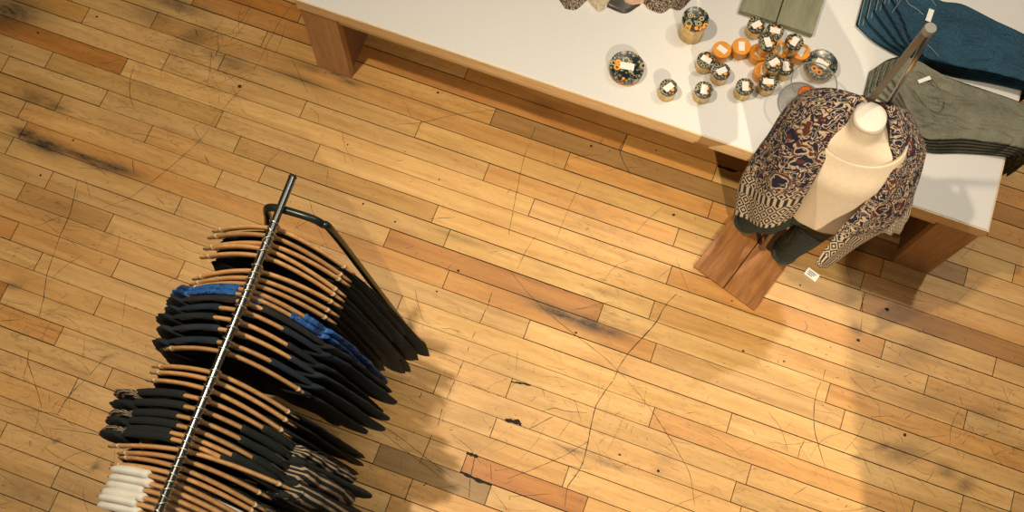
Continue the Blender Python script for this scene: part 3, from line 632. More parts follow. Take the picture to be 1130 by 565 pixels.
def lump(name, px, h, m, label, cat, group=None, seed=0, wr=.02, freq=26):
    """crumpled cloth heap: outline given by two pixel curves on the table"""
    Aa, Bb = px; zc = TZ + h * .5
    cen = at(sum(p[0] for p in Aa + Bb) / len(Aa + Bb), sum(p[1] for p in Aa + Bb) / len(Aa + Bb), TZ)
    A2 = resample(catmull([Vector((*p, 0)) for p in wxy(Aa, zc)], 8), 40); B2 = resample(catmull([Vector((*p, 0)) for p in wxy(Bb, zc)], 8), 40)
    V = []; F = []; U = []; nv = 22
    for i in range(40):
        for j in range(nv):
            f = j / (nv - 1); g = i / 39; p = A2[i].lerp(B2[i], f)
            e = max(0, (1 - abs(2 * f - 1) ** 3.0) * (1 - abs(2 * g - 1) ** 5)) ** .5
            z = .002 + h * e * (.75 + .5 * noise.noise(Vector((p.x * 9, p.y * 9, seed)))) + wr * e * math.sin(freq * (p.x * .9 + p.y * .5) + 4 * noise.noise(Vector((p.x * 8, p.y * 8, seed + 5))))
            V.append(Vector((p.x - cen.x, p.y - cen.y, max(.002, z)))); U.append((p.x, p.y))
    for i in range(39):
        for j in range(nv - 1): q = i * nv + j; F.append((q, q + nv, q + nv + 1, q + 1))
    nV = len(V); rim = [i * nv for i in range(40)] + [39 * nv + j for j in range(1, nv)] + [i * nv + nv - 1 for i in range(38, -1, -1)] + [j for j in range(nv - 2, 0, -1)]
    F.append(tuple(rim))
    o = mesh(name, V, F, m, uvs=U); o.location = (cen.x, cen.y, TZ); tag(o, label, cat, group); return o
lump('patterned_scarf', ([(617, -3), (622, -22), (640, -30)], [(624, 7), (636, 8), (650, -4)]), .04, M_scarf, 'black and cream patterned cloth at the left end of the cloth heap', 'scarf', None, 1, .006)
lump('lace_cloth', ([(646, -6), (650, -25), (672, -28)], [(654, 4), (664, 10), (680, -6)]), .045, M_lace, 'cream lace cloth between the patterned cloth and the dark leather pouch', 'cloth', None, 4, .006)
lump('leather_pouch', ([(666, -2), (680, -20), (712, -20)], [(670, 6), (690, 13), (707, 4)]), .03, M_leather, 'dark grey leather pouch lying in the heap of cloth at the top edge', 'pouch', None, 8, .001)
lump('peach_cloth', ([(684, -8), (700, -24), (716, -22)], [(690, 2), (702, 3), (722, -6)]), .06, M_peach, 'plain peach cloth above the dark leather pouch', 'cloth', None, 11, .004)
lump('patterned_scarf', ([(708, -4), (722, -28), (745, -30)], [(716, 6), (732, 11), (748, -2)]), .055, M_scarf, 'black and cream woven scarf right of the dark leather pouch', 'scarf', None, 14, .008)
lump('patterned_scarf', ([(735, -6), (748, -28), (770, -26)], [(740, 6), (752, 8), (764, -4)]), .045, M_scarf, 'brownish woven scarf at the right end of the heap by the tall gold tin', 'scarf', None, 17, .006)
# ================================================================ MANNEQUIN
mq = empty('mannequin', (0.62, 1.757, 0), label='headless cream mannequin in a cream top, patterned open shawl and dark jeans', cat='mannequin')
def mp(P): return [Vector(p) - Vector(mq.location) for p in P]
bc = Vector((0.607, 1.757, 0)); ba = math.radians(-18.2)
bo = empty('temp', (0, 0, 0)); 
bd = plank_base(mq, 0.322, 0.40, 0.022, M_base)
for ch in [c for c in S.collection.objects if c.parent == mq]:
    ch.location = (bc.x - mq.location.x, bc.y - mq.location.y, 0); ch.rotation_euler = (0, 0, ba)
bpy.data.objects.remove(bo)
M_form = noise_mat('cream_linen_form', (0.78, 0.64, 0.48), (0.84, 0.70, 0.54), 150, 0.8)
M_cap = noise_mat('white_linen_cap', (0.78, 0.73, 0.66), (0.84, 0.80, 0.73), 150, 0.75)
M_tank = noise_mat('cream_jersey', (0.80, 0.66, 0.50), (0.86, 0.72, 0.56), 90, 0.85)
M_trim = mat('pale_neck_trim', (0.50, 0.42, 0.30), 0.8)
def loft(rings, seg=40, cap=True, wob=0.0, seed=0, pw=2.3):
    """rings: (z, cx, cy, rx, ry)"""
    P = [Vector(r[:3]) for r in rings]; Q = [Vector((r[3], r[4], 0)) for r in rings]
    n = 5; PP = catmull(P, n); QQ = catmull(Q, n); V = []; F = []; U = []
    for i, (p, q) in enumerate(zip(PP, QQ)):
        for k in range(seg):
            a = 2 * math.pi * k / seg; c, s = math.cos(a), math.sin(a)
            m_ = (abs(c) ** pw + abs(s) ** pw) ** (-1 / pw)
            w = 1 + wob * noise.noise(Vector((c * 3, s * 3, p.x * 5 + seed)))
            V.append(Vector((p.y + q.x * c * m_ * w, p.z + q.y * s * m_ * w, p.x))); U.append((k / seg, p.x))
    for i in range(len(PP) - 1):
        for k in range(seg):
            a = i * seg + k; b = i * seg + (k + 1) % seg; F.append((a, b, b + seg, a + seg))
    if cap: F.append(tuple(range(seg))); F.append(tuple((len(PP) - 1) * seg + k for k in range(seg)))
    return V, F
V_, F_ = loft([(1.468, .647, 1.757, .053, .055), (1.44, .650, 1.757, .055, .058), (1.405, .653, 1.757, .062, .064), (1.375, .655, 1.757, .10, .078), (1.345, .657, 1.752, .145, .082), (1.29, .660, 1.745, .158, .09), (1.20, .668, 1.730, .148, .102), (1.10, .676, 1.728, .130, .095), (1.0, .682, 1.73, .130, .09), (.88, .688, 1.735, .140, .10), (.80, .685, 1.74, .14, .10)], 44)
mesh('torso', mp(V_), F_, M_form, mq)
V_, F_ = lathe([(.0515, 1.466), (.0525, 1.470), (.048, 1.476), (.03, 1.479), (.001, 1.480)], 36, (.647, 1.757, 0)); mesh('neck_cap', mp(V_), F_, M_cap, mq)['label'] = 'flat white cap of the neck'
# cream sleeveless top: tube following the torso, dipping neckline
seg = 60; V_ = []; F_ = []
RG = [(0, 1.352, .655, 1.752, .148, .088), (1, 1.30, .660, 1.745, .163, .095), (2, 1.22, .668, 1.728, .158, .110), (3, 1.13, .678, 1.720, .146, .106), (4, 1.03, .690, 1.715, .142, .105), (5, .95, .700, 1.712, .146, .108), (6, .885, .706, 1.710, .148, .112), (7, .872, .706, 1.710, .145, .108)]
PP = catmull([Vector(r[1:4]) for r in RG], 5); QQ = catmull([Vector((r[4], r[5], 0)) for r in RG], 5)
for i, (p, q) in enumerate(zip(PP, QQ)):
    v_ = i / (len(PP) - 1)
    for k in range(seg):
        a = 2 * math.pi * k / seg; c, s = math.cos(a), math.sin(a)
        m_ = (abs(c) ** 2.3 + abs(s) ** 2.3) ** (-1 / 2.3)
        fr = max(0, -s) ** 1.6
        z = p.x - 0.030 * fr * (1 - v_) ** 3 + 0.02 * max(0, (1 - v_) ** 4) * (c * c)
        w = 1 + .02 * v_ * math.sin(5 * a + 1) + .015 * v_ * math.sin(11 * a)
        z -= .012 * v_ ** 3 * math.sin(3 * a + .6)
        # follow the torso width at the shifted height near the neckline
        V_.append(Vector((p.y + q.x * c * m_ * w, p.z + q.y * s * m_ * w, z)))
for i in range(len(PP) - 1):
    for k in range(seg):
        a = i * seg + k; b = i * seg + (k + 1) % seg; F_.append((a, b, b + seg, a + seg))
tk = mesh('sleeveless_top', mp(V_), F_, M_tank, mq); sm = tk.modifiers.new('t', 'SOLIDIFY'); sm.thickness = .004
nk = [V_[k] for k in range(seg)]; mesh('neck_trim', mp(tube(nk + [nk[0]], .0032, 6)[0]), tube(nk + [nk[0]], .0032, 6)[1], M_trim, tk)
# jeans: hips and two slim legs, each ending in a rolled cuff
HP = [(.935, .69, 1.735, .132, .092), (.88, .69, 1.738, .146, .102), (.80, .685, 1.742, .150, .106), (.74, .68, 1.746, .144, .10), (.71, .675, 1.748, .13, .09)]
V_, F_ = loft(HP, 36); jn = mesh('jeans_hips', mp(V_), F_, M_denim_d, mq)
fr = at(866, 277, .1); fl_ = at(825, 243, .1)
for (hx, hy), (kx, ky), (fx, fy) in (((.750, 1.742), (.742, 1.755), (fr.x, fr.y)), ((.622, 1.748), (.590, 1.78), (fl_.x, fl_.y))):
    V_, F_ = loft([(.80, hx, hy, .076, .095), (.62, (hx + kx) / 2, (hy + ky) / 2, .070, .082), (.42, kx, ky, .058, .064), (.22, (kx * .4 + fx * .6), (ky * .4 + fy * .6), .052, .056), (.105, fx, fy, .051, .053)], 28, False, .10, hx * 10)
    lg = mesh('trouser_leg', mp(V_), F_, M_denim_d, mq); sm = lg.modifiers.new('t', 'SOLIDIFY'); sm.thickness = .003
    V_, F_ = loft([(.145, fx, fy, .0545, .0565), (.142, fx, fy, .057, .059), (.095, fx, fy, .058, .060), (.091, fx, fy, .055, .057), (.095, fx, fy, .052, .054), (.14, fx, fy, .051, .053)], 28, False, .0)
    mesh('cuff', mp(V_), F_, M_cuff, lg)
# support pole inside the leg and the slim rail rising behind the neck
V_, F_ = tube([(.65, 1.80, .022), (.65, 1.80, .8)], .011, 14); mesh('support_pole', mp(V_), F_, M_steel, mq)
# tall fixture behind the neck: flat brown bar and steel tube meeting under a round cap
fx0, fy0 = .652, 1.832
top = at(1026, 32, 1.93)
b1 = at(960, 112, 1.42); b2 = at(984, 108, 1.42)
ps = mq
def pp(P): return [Vector(p) - Vector(ps.location) for p in P]
def bar(a, b, w, th, m, name):
    d = (b - a).normalized(); sd = d.cross(Vector((0, -1, 0))).normalized(); nn = sd.cross(d); V_ = []
    for p in (a, b):
        for s1, s2 in ((-1, -1), (1, -1), (1, 1), (-1, 1)): V_.append(p + sd * s1 * w / 2 + nn * s2 * th / 2)
    F_ = [(0, 1, 2, 3), (7, 6, 5, 4)] + [(i, i + 4, (i + 1) % 4 + 4, (i + 1) % 4) for i in range(4)]
    return mesh(name, pp(V_), F_, m, ps, False)
low1 = b1 + (b1 - top) * 0.1; low2 = b2 + (b2 - top) * .1
bar(low1, top + Vector((-.006, 0, 0)), .020, .012, M_brownpost, 'flat_bar')
V_, F_ = tube([low2, top + Vector((.008, 0, 0))], .0085, 14); mesh('steel_tube', pp(V_), F_, M_steel, ps)
lw = (low1 + low2) / 2
V_, F_ = tube([low1 - Vector((.012, 0, 0)), low2 + Vector((.012, 0, 0))], .012, 10); mesh('cross_piece', pp(V_), F_, M_steel, ps)
V_, F_ = tube([lw, Vector((.65, 1.80, 1.2)), Vector((.65, 1.80, .8))], .009, 14); mesh('inner_pole', pp(V_), F_, M_steel, ps)
M_capg = mat('grey_cap', (0.32, 0.30, 0.27), 0.5)
o = mesh('round_cap', pp(lathe([(.012, -.02), (.0165, -.018), (.0175, .004), (.016, .008), (.001, .009)], 28, tuple(top))[0]), lathe([(.012, -.02), (.0165, -.018), (.0175, .004), (.016, .008), (.001, .009)], 28, tuple(top))[1], M_capg, ps); autosmooth(o)
# ---- patterned shawl / kimono, two fronts joined by the back
def sheet(rows, nu, nv, folds, name, m, parent, border_from, th=.004, seed=0):
    G = [resample(catmull(r, 8), nv) for r in rows]; nr = len(G)
    cols = [resample(catmull([G[i][j] for i in range(nr)], 8), nu) for j in range(nv)]
    V = [[cols[j][i] for j in range(nv)] for i in range(nu)]
    L = sum((V[i + 1][nv // 2] - V[i][nv // 2]).length for i in range(nu - 1)); out = []; U = []; bd_ = []
    for i in range(nu):
        for j in range(nv):
            p = V[i][j]; du = V[min(i + 1, nu - 1)][j] - V[max(i - 1, 0)][j]; dv = V[i][min(j + 1, nv - 1)] - V[i][max(j - 1, 0)]
            n = du.cross(dv); n = n.normalized() if n.length > 1e-9 else Vector((0, 0, 1))
            g = i / (nu - 1); f = j / (nv - 1)
            a = folds * (.3 + g) * (math.sin(f * 15 + 3 * noise.noise(Vector((g * 3, f * 2, seed)))) + .6 * noise.noise(Vector((g * 7, f * 7, seed + 9))))
            out.append(p + n * a); U.append((f * .42 + seed * .37, g * L)); bd_.append(1.0 if g > border_from(f) else 0.0)
    F = [(i * nv + j, (i + 1) * nv + j, (i + 1) * nv + j + 1, i * nv + j + 1) for i in range(nu - 1) for j in range(nv - 1)]
    o = mesh(name, mp(out), F, m, parent, uvs=U)
    a = o.data.attributes.new('border', 'FLOAT', 'POINT'); a.data.foreach_set('value', bd_)
    sm = o.modifiers.new('t', 'SOLIDIFY'); sm.thickness = th; sm.offset = 0
    return o
def pz(*L): return [at(x, y, z) for x, y, z in L]
kim = empty('open_shawl', (0, 0, 0)); kim.parent = mq; kim.matrix_world = Matrix()
kim.location = (0, 0, 0)
rowsL = [pz((960, 112, 1.395), (945, 104, 1.405), (925, 99, 1.40), (905, 97, 1.37), (890, 100, 1.31), (884, 104, 1.20)),
 pz((950, 118, 1.375), (932, 112, 1.40), (910, 105, 1.39), (890, 103, 1.35), (876, 110, 1.28), (872, 116, 1.15)),
 pz((935, 133, 1.34), (915, 128, 1.375), (895, 122, 1.36), (876, 118, 1.31), (864, 124, 1.22), (862, 130, 1.05)),
 pz((921, 155, 1.28), (902, 152, 1.32), (882, 147, 1.31), (862, 142, 1.25), (850, 146, 1.15), (850, 152, .98)),
 pz((907, 182, 1.20), (888, 180, 1.24), (868, 175, 1.23), (848, 168, 1.17), (835, 168, 1.07), (836, 174, .9)),
 pz((893, 208, 1.10), (876, 208, 1.14), (857, 203, 1.13), (838, 196, 1.07), (821, 192, .98), (822, 198, .84)),
 pz((881, 228, 1.01), (866, 232, 1.04), (850, 230, 1.03), (832, 224, .98), (815, 214, .90), (816, 220, .78)),
 pz((872, 241, .95), (860, 249, .96), (845, 251, .95), (830, 246, .91), (812, 236, .84), (813, 238, .72))]
def raise_inner(rows, add):
    out = []
    for row in rows:
        q = []
        for i, p in enumerate(row):
            dz = add[i] if i < len(add) else 0
            c = Vector((0, 0, CAMZ)); d = p - c; q.append(c + d * ((CAMZ - p.z - dz) / (CAMZ - p.z)))
        out.append(q)
    return out
rowsL = raise_inner(rowsL, [.075, .06, .03]); rowsR_ = None
sheet(rowsL, 90, 70, .0035, 'shawl_left_front', M_shawl, mq, lambda f: .70 + .03 * math.sin(f * 6), seed=1)
rowsR = [pz((978, 116, 1.385), (985, 117, 1.40), (993, 119, 1.395), (1001, 122, 1.36), (1006, 126, 1.25)),
 pz((981, 132, 1.37), (991, 134, 1.39), (1001, 138, 1.375), (1012, 144, 1.33), (1014, 146, 1.18)),
 pz((982, 150, 1.33), (993, 153, 1.355), (1005, 158, 1.34), (1020, 163, 1.28), (1020, 162, 1.10)),
 pz((979, 172, 1.27), (990, 176, 1.30), (1003, 180, 1.28), (1017, 183, 1.20), (1017, 180, 1.02)),
 pz((972, 196, 1.19), (984, 200, 1.22), (996, 205, 1.19), (1010, 207, 1.12), (1010, 203, .95)),
 pz((960, 216, 1.11), (973, 222, 1.14), (986, 228, 1.11), (1002, 229, 1.03), (1001, 225, .88)),
 pz((945, 234, 1.03), (960, 241, 1.05), (975, 246, 1.02), (990, 247, .95), (990, 243, .82)),
 pz((928, 252, .96), (940, 258, .97), (952, 262, .95), (966, 259, .90), (966, 256, .78)),
 pz((915, 270, .89), (923, 275, .90), (932, 277, .88), (944, 272, .84), (945, 268, .74)),
 pz((900, 291, .82), (904, 295, .82), (909, 296, .81), (916, 292, .79), (918, 288, .72))]
rowsR = raise_inner(rowsR, [.075, .05, .02])
sheet(rowsR, 100, 46, .0035, 'shawl_right_front', M_shawl, mq, lambda f: .58 + .22 * (1 - f), seed=2)
# hanging lobe of the right front with the bordered hem
rowsR2 = [pz((985, 205, 1.14), (998, 208, 1.14), (1010, 208, 1.10)), pz((978, 222, 1.08), (992, 226, 1.08), (1006, 226, 1.04)), pz((970, 240, 1.01), (984, 246, 1.01), (1000, 244, .97)), pz((965, 252, .96), (978, 258, .96), (992, 257, .92))]
sheet(rowsR2, 40, 26, .004, 'shawl_hem_fold', M_shawl, mq, lambda f: .3, seed=3)
# back of the shawl
rowsB = [[Vector((.50, 1.83, 1.33)), Vector((.58, 1.86, 1.385)), Vector((.65, 1.865, 1.40)), Vector((.72, 1.86, 1.385)), Vector((.82, 1.82, 1.32))],
 [Vector((.47, 1.86, 1.20)), Vector((.56, 1.88, 1.22)), Vector((.65, 1.885, 1.22)), Vector((.74, 1.88, 1.22)), Vector((.84, 1.85, 1.2))],
 [Vector((.46, 1.87, 1.0)), Vector((.56, 1.90, 1.0)), Vector((.65, 1.90, 1.0)), Vector((.74, 1.90, 1.0)), Vector((.84, 1.86, 1.0))]]
sheet(rowsB, 30, 40, .003, 'shawl_back', M_shawl, mq, lambda f: .9, seed=4)
bpy.data.objects.remove(kim)
pt = card('price_tag', 896, 303, .74, .05, .032, -38, M_label, None); tag(pt, 'white swing tag hanging from the right tip of the patterned shawl', 'tag')
bm = bmesh.new(); 
for q in range(3):
    p = at(896, 303, .7415); Mx = Matrix.Translation(p) @ Matrix.Rotation(math.radians(-19), 4, 'Z'); box(bm, -.018, .016 - q * .006, .006 - q * .007, .0085 - q * .007, 0, .0006, 0, Mx)
from_bm('printed_lines', bm, M_black, pt)
# ================================================================ CLOTHES RACK
ZR = 1.45
r0 = at(310, 228, ZR); r1 = at(175, 565, ZR); u = (r1 - r0).normalized(); nx = Vector((-u.y, u.x, 0))
if nx.x < 0: nx = -nx
RZ = math.atan2(nx.y, nx.x)            # local x = nx (to the right), local -y = u (towards the camera)
RT = Matrix.Translation((r0.x, r0.y, 0)) @ Matrix.Rotation(RZ, 4, 'Z')
rack = empty('clothes_rack', (r0.x, r0.y, 0), RZ, label='free-standing clothes rack with chrome rail and black tube end frame, full of hangers', cat='clothes rack')
RL = 1.55
V_, F_ = tube([(0, .10, ZR), (0, -RL, ZR)], .0125, 20); o = mesh('rail', V_, F_, M_chrome, rack); autosmooth(o)
V_, F_ = lathe([(.0128, 0), (.0132, .001), (.0132, .006), (.011, .008), (.001, .008)], 20)
o = mesh('rail_end_cap', [Vector((v.x, .098 + v.z, v.y + ZR)) for v in V_], F_, M_frame, rack)
for yy in (0.0, -1.42):
    P = catmull([(-.36, yy, .03), (-.20, yy, .72), (-.085, yy, 1.24), (-.062, yy, 1.37), (-.040, yy, 1.41), (0, yy, 1.425), (.085, yy, 1.425), (.125, yy, 1.40), (.155, yy, 1.33), (.25, yy, .72), (.36, yy, .03)], 8)
    V_, F_ = tube(P, .0125, 14, up=Vector((0, 1, 0))); mesh('end_frame', V_, F_, M_frame, rack)
    for s in (-1, 1):
        V_, F_ = lathe([(.010, 0), (.024, .003), (.026, .018), (.018, .032), (.012, .036)], 20, (s * .36, yy, 0)); mesh('foot', V_, F_, M_frame, rack)
# ---- hanger prototype
HA = 0.24
def arm(x, drop=.14): return -0.066 - drop * (abs(x) / HA) ** 1.45
def bow(x, b=.03): return -b * (abs(x) / HA) ** 1.8
def hang_meshes():
    P = []; n = 33
    for i in range(n):
        x = -HA + 2 * HA * i / (n - 1); P.append(Vector((x, bow(x), arm(x))))
    ra = [.0150 if 2 < i < n - 3 else (.008, .011, .0135)[min(i, n - 1 - i)] for i in range(n)]
    rb = [.0072 if 2 < i < n - 3 else (.004, .0052, .006)[min(i, n - 1 - i)] for i in range(n)]
    V_, F_ = tube(P, 0, 12, flat=(ra, rb))
    V2, F2 = tube([Vector((0, 0, -.078)), Vector((0, 0, -.055))], .0085, 10)
    body = merge((V_, F_), (V2, F2))
    hk = [(0, 0, -.058), (0, 0, -.036), (.004, 0, -.028), (.014, 0, -.018)]
    for a in range(-40, 200, 20): hk.append((.0155 * math.cos(math.radians(a)), 0, .0 + .0155 * math.sin(math.radians(a))))
    hook = tube(hk, .0025, 7, up=Vector((0, 1, 0)))
    bands = []
    for s in (-1, 1):
        x = s * .205; k = .004
        q = [Vector((x - s * k, bow(x - s * k), arm(x - s * k))), Vector((x + s * k, bow(x + s * k), arm(x + s * k)))]
        bands.append(tube(q, 0, 12, flat=([.0154] * 2, [.0077] * 2)))
    return body, hook, bands
hb, hh, hbd = hang_meshes()
M_band = mat('clear_pad', (0.62, 0.46, 0.30), 0.35)
hp = empty('clothes_hanger')
mesh('hanger_arms', *hb, M_hang, hp); mesh('hook', *hh, M_hook, hp)
for b_ in hbd: mesh('end_pad', *b_, M_band, hp)
def copy_tree(o, parent=None):
    c = o.copy(); S.collection.objects.link(c)
    if parent: c.parent = parent
    for ch in [x for x in S.collection.objects if x.parent == o]: copy_tree(ch, c)
    return c
# ---- garments
def cloth(name, c1, c2, sc=12, rough=.92, bump=.15):
    return noise_mat(name, c1, c2, sc, rough, bump=bump)
M_blackc = cloth('black_cloth', (0.003, 0.006, 0.007), (0.008, 0.013, 0.015))
M_navy = cloth('navy_cloth', (0.004, 0.012, 0.022), (0.009, 0.022, 0.036))
M_navy2 = cloth('slate_navy_cloth', (0.010, 0.016, 0.026), (0.018, 0.026, 0.038))
M_char = cloth('charcoal_cloth', (0.010, 0.011, 0.014), (0.018, 0.019, 0.022))
M_white = cloth('white_cloth', (0.72, 0.70, 0.66), (0.80, 0.78, 0.74))
mB = mat('blue_print_cloth', (0.02, 0.07, 0.3), .85); t = NT(mB); v = t.coord('Object')
vo = t.tex('ShaderNodeTexVoronoi', v, 62); no = t.tex('ShaderNodeTexNoise', v, 48, ins={'Detail': 2.0})
c = t.ramp(no.outputs[0], [(0, (0.008, 0.03, 0.10)), (.42, (0.01, 0.10, 0.36)), (.60, (0.02, 0.14, 0.46)), (.66, (0.22, 0.12, 0.20))], 'CONSTANT')
c = t.mix(t.math('LESS_THAN', vo.outputs['Distance'], .22), c, (0.008, 0.02, 0.07)); t.color(c); M_blue = mB
mB2 = mB.copy(); mB2.name = 'violet_print_cloth'
mS = mat('striped_knit', (0.01, 0.01, 0.01), .9); t = NT(mS)
uvn = t.n('ShaderNodeTexCoord').outputs['UV']; sx = t.n('ShaderNodeSeparateXYZ', {0: uvn})
nz = t.tex('ShaderNodeTexNoise', uvn, 3.0)
yy_ = t.math('MULTIPLY_ADD', nz.outputs[0], .03, sx.outputs[1]); fr_ = t.math('FRACT', t.math('MULTIPLY', yy_, 58.0))
gate = t.tex('ShaderNodeTexNoise', uvn, 9.0)
ox_ = t.n('ShaderNodeSeparateXYZ', {0: t.n('ShaderNodeTexCoord').outputs['Object']}).outputs[0]
s1 = t.math('MULTIPLY', t.math('MULTIPLY', t.math('GREATER_THAN', fr_, .60), t.math('GREATER_THAN', gate.outputs[0], .33)), t.math('MULTIPLY', t.math('GREATER_THAN', t.math('ABSOLUTE', t.math('SUBTRACT', ox_, .04)), .17), t.math('GREATER_THAN', sx.outputs[1], .02)))
col = t.mix(s1, (0.006, 0.010, 0.011), (0.36, 0.27, 0.18)); t.color(col); M_strp = mS
def garment(kind, m, seed, NL=.07, NR=.07, Wt=.21, Wb=.24, ln=.55, th=.0085, fold=.003, off=.0185, sleeve=None, slm=None, flareR=0.0, flareL=0.0, under=0.0, slth=None):
    """cloth hanging on a hanger; hanger-local coordinates; NL/NR wood left bare each side of the hook"""
    nu, nv = 44, 22; V = []; F = []; U = []
    def topz(x, l, r):
        a = arm(x) if abs(x) <= HA else arm(HA) - (abs(x) - HA) * 1.5
        lim = NR if x > 0 else NL
        if under: return a - under
        if abs(x) < lim:
            return a - .028 - .05 * (1 - (abs(x) / lim) ** 2)
        return a + (off + .004) * min(1, (abs(x) - lim) / .006 * .5 + .5)
    xs = []
    for i in range(nu): xs.append(-1 + 2 * i / (nu - 1))
    for side in (1, -1):
        for i in range(nu):
            uu = xs[i]
            for j in range(nv):
                v_ = j / (nv - 1); vv = v_ ** 1.3
                wt = Wt; wb = Wb + (flareR if uu > 0 else flareL)
                x = uu * (wt + (wb - wt) * min(1, vv * 1.2) ** .65)
                xt = uu * wt
                z = topz(xt, NL, NR) * (1 - vv) + (-.20 - ln) * vv if True else 0
                z = topz(xt, NL, NR) - vv * (ln - (topz(xt, 0, 0) + .06) * -1 * 0)
                edge = max(0.0, 1 - abs(uu) ** 10) ** .5
                tt = th * edge * min(1, .62 + v_ * 3)
                if j == 0 and not under: tt = max(.0100, th) * edge * .95
                fo = fold * v_ ** .6 * (math.sin(uu * 13 + 2 * noise.noise(Vector((uu * 2, v_ * 2, 3)))) + .7 * noise.noise(Vector((uu * 6, v_ * 3, 7))))
                y = bow(min(HA, abs(xt))) + side * tt + fo
                V.append(Vector((x, y, z))); U.append((x + .5 + seed * .13, vv * ln))
    def I(s, i, j): return (0 if s > 0 else nu * nv) + i * nv + j
    for i in range(nu - 1):
        for j in range(nv - 1):
            F.append((I(1, i, j), I(1, i, j + 1), I(1, i + 1, j + 1), I(1, i + 1, j))); F.append((I(-1, i, j), I(-1, i + 1, j), I(-1, i + 1, j + 1), I(-1, i, j + 1)))
        F.append((I(1, i, 0), I(1, i + 1, 0), I(-1, i + 1, 0), I(-1, i, 0)))
    for j in range(nv - 1):
        F.append((I(1, 0, j), I(-1, 0, j), I(-1, 0, j + 1), I(1, 0, j + 1))); F.append((I(1, nu - 1, j), I(1, nu - 1, j + 1), I(-1, nu - 1, j + 1), I(-1, nu - 1, j)))
    o = mesh(kind, V, F, m, uvs=U)
    if sleeve:
        for s in (-1, 1):
            out, dn, w0, w1 = sleeve[0 if s < 0 else 1]
            x0 = s * (Wt - .035)
            P = [Vector((x0, bow(Wt), topz(x0, 0, 0) - .030)), Vector((x0 + s * (.03 + out * .15), bow(Wt) - .004, topz(x0, 0, 0) - .05 - dn * .12)), Vector((x0 + s * (.04 + out * .55), bow(Wt) - .010, topz(x0, 0, 0) - .05 - dn * .52)), Vector((x0 + s * (.04 + out), bow(Wt) - .014, topz(x0, 0, 0) - .05 - dn))]
            PP = catmull(P, 6); n = len(PP)
            ra = [(w0 + (w1 - w0) * i / (n - 1)) * (1 + .22 * noise.noise(Vector((i * .5, seed, s)))) for i in range(n)]; rb = [(slth if slth and s > 0 else th) * (.95 + .25 * i / (n - 1)) + .001 * math.sin(i * .8 + seed) for i in range(n)]
            for q_ in (ra, rb): q_[-1] *= .45; q_[-2] *= .8
            # wide axis lies in the hanger plane
            V_, F_ = tube(PP, 0, 16, flat=(rb, ra), up=Vector((0, 1, 0)))
            mesh('sleeve', V_, F_, slm or m, o, uvs=[((k // 16) * .02 + seed, abs((k % 16) - 8) * .012 + .2 + (seed % 5) * .3 + (k // 16) * .0012) for k in range(len(V_))])
    return o
neck = [(311, 255), (309, 264), (304, 272), (300, 277.5), (296, 285), (291, 301), (287, 309), (282, 315), (279.5, 322), (276, 327.5), (272, 334.5), (269.5, 344), (264.6, 355.5), (261, 367), (254.5, 380), (251.5, 390),
 (243, 414), (240, 422), (237.5, 433), (233, 444), (228.5, 455), (224, 466), (221, 476.5), (217, 485), (215.6, 492), (213, 500), (210, 510), (206, 519), (201.5, 526.5), (198, 535), (193, 542.5), (190, 550), (186.5, 558), (183, 566), (179, 574)]
# (group, left bare, right bare)
kinds = ['A'] * 5 + ['B'] * 3 + ['C', 'C', 'D', 'D', 'D', 'D', 'D', 'Dx'] + ['E', 'E', 'E'] + ['F'] * 6 + ['G'] * 4 + ['H'] * 6
words = ['first', 'second', 'third', 'fourth', 'fifth', 'sixth', 'seventh', 'eighth']
cnt = {}
GN = {'A': ('wooden hanger with bare arms over a long black dress', 'from the far end'), 'B': ('wooden hanger with bare arms over a black slip', 'before the blue blouses'), 'C': ('wooden hanger inside a blue printed blouse', 'from the far end'), 'D': ('wooden hanger inside a dark shirt', 'after the blue blouses'), 'Dx': ('wooden hanger with bare arms over the last black shirt', ''), 'E': ('wooden hanger with bare arms over a loose black blouse', 'before the striped knits'), 'F': ('wooden hanger inside a striped dark knit', 'after the bare hangers'), 'G': ('brown wooden hanger with bare arms', 'before the white shirts'), 'H': ('wooden hanger inside a white shirt', 'towards the near end')}
bareL = {'F': .085, 'C': .04, 'D': .062, 'H': .085}
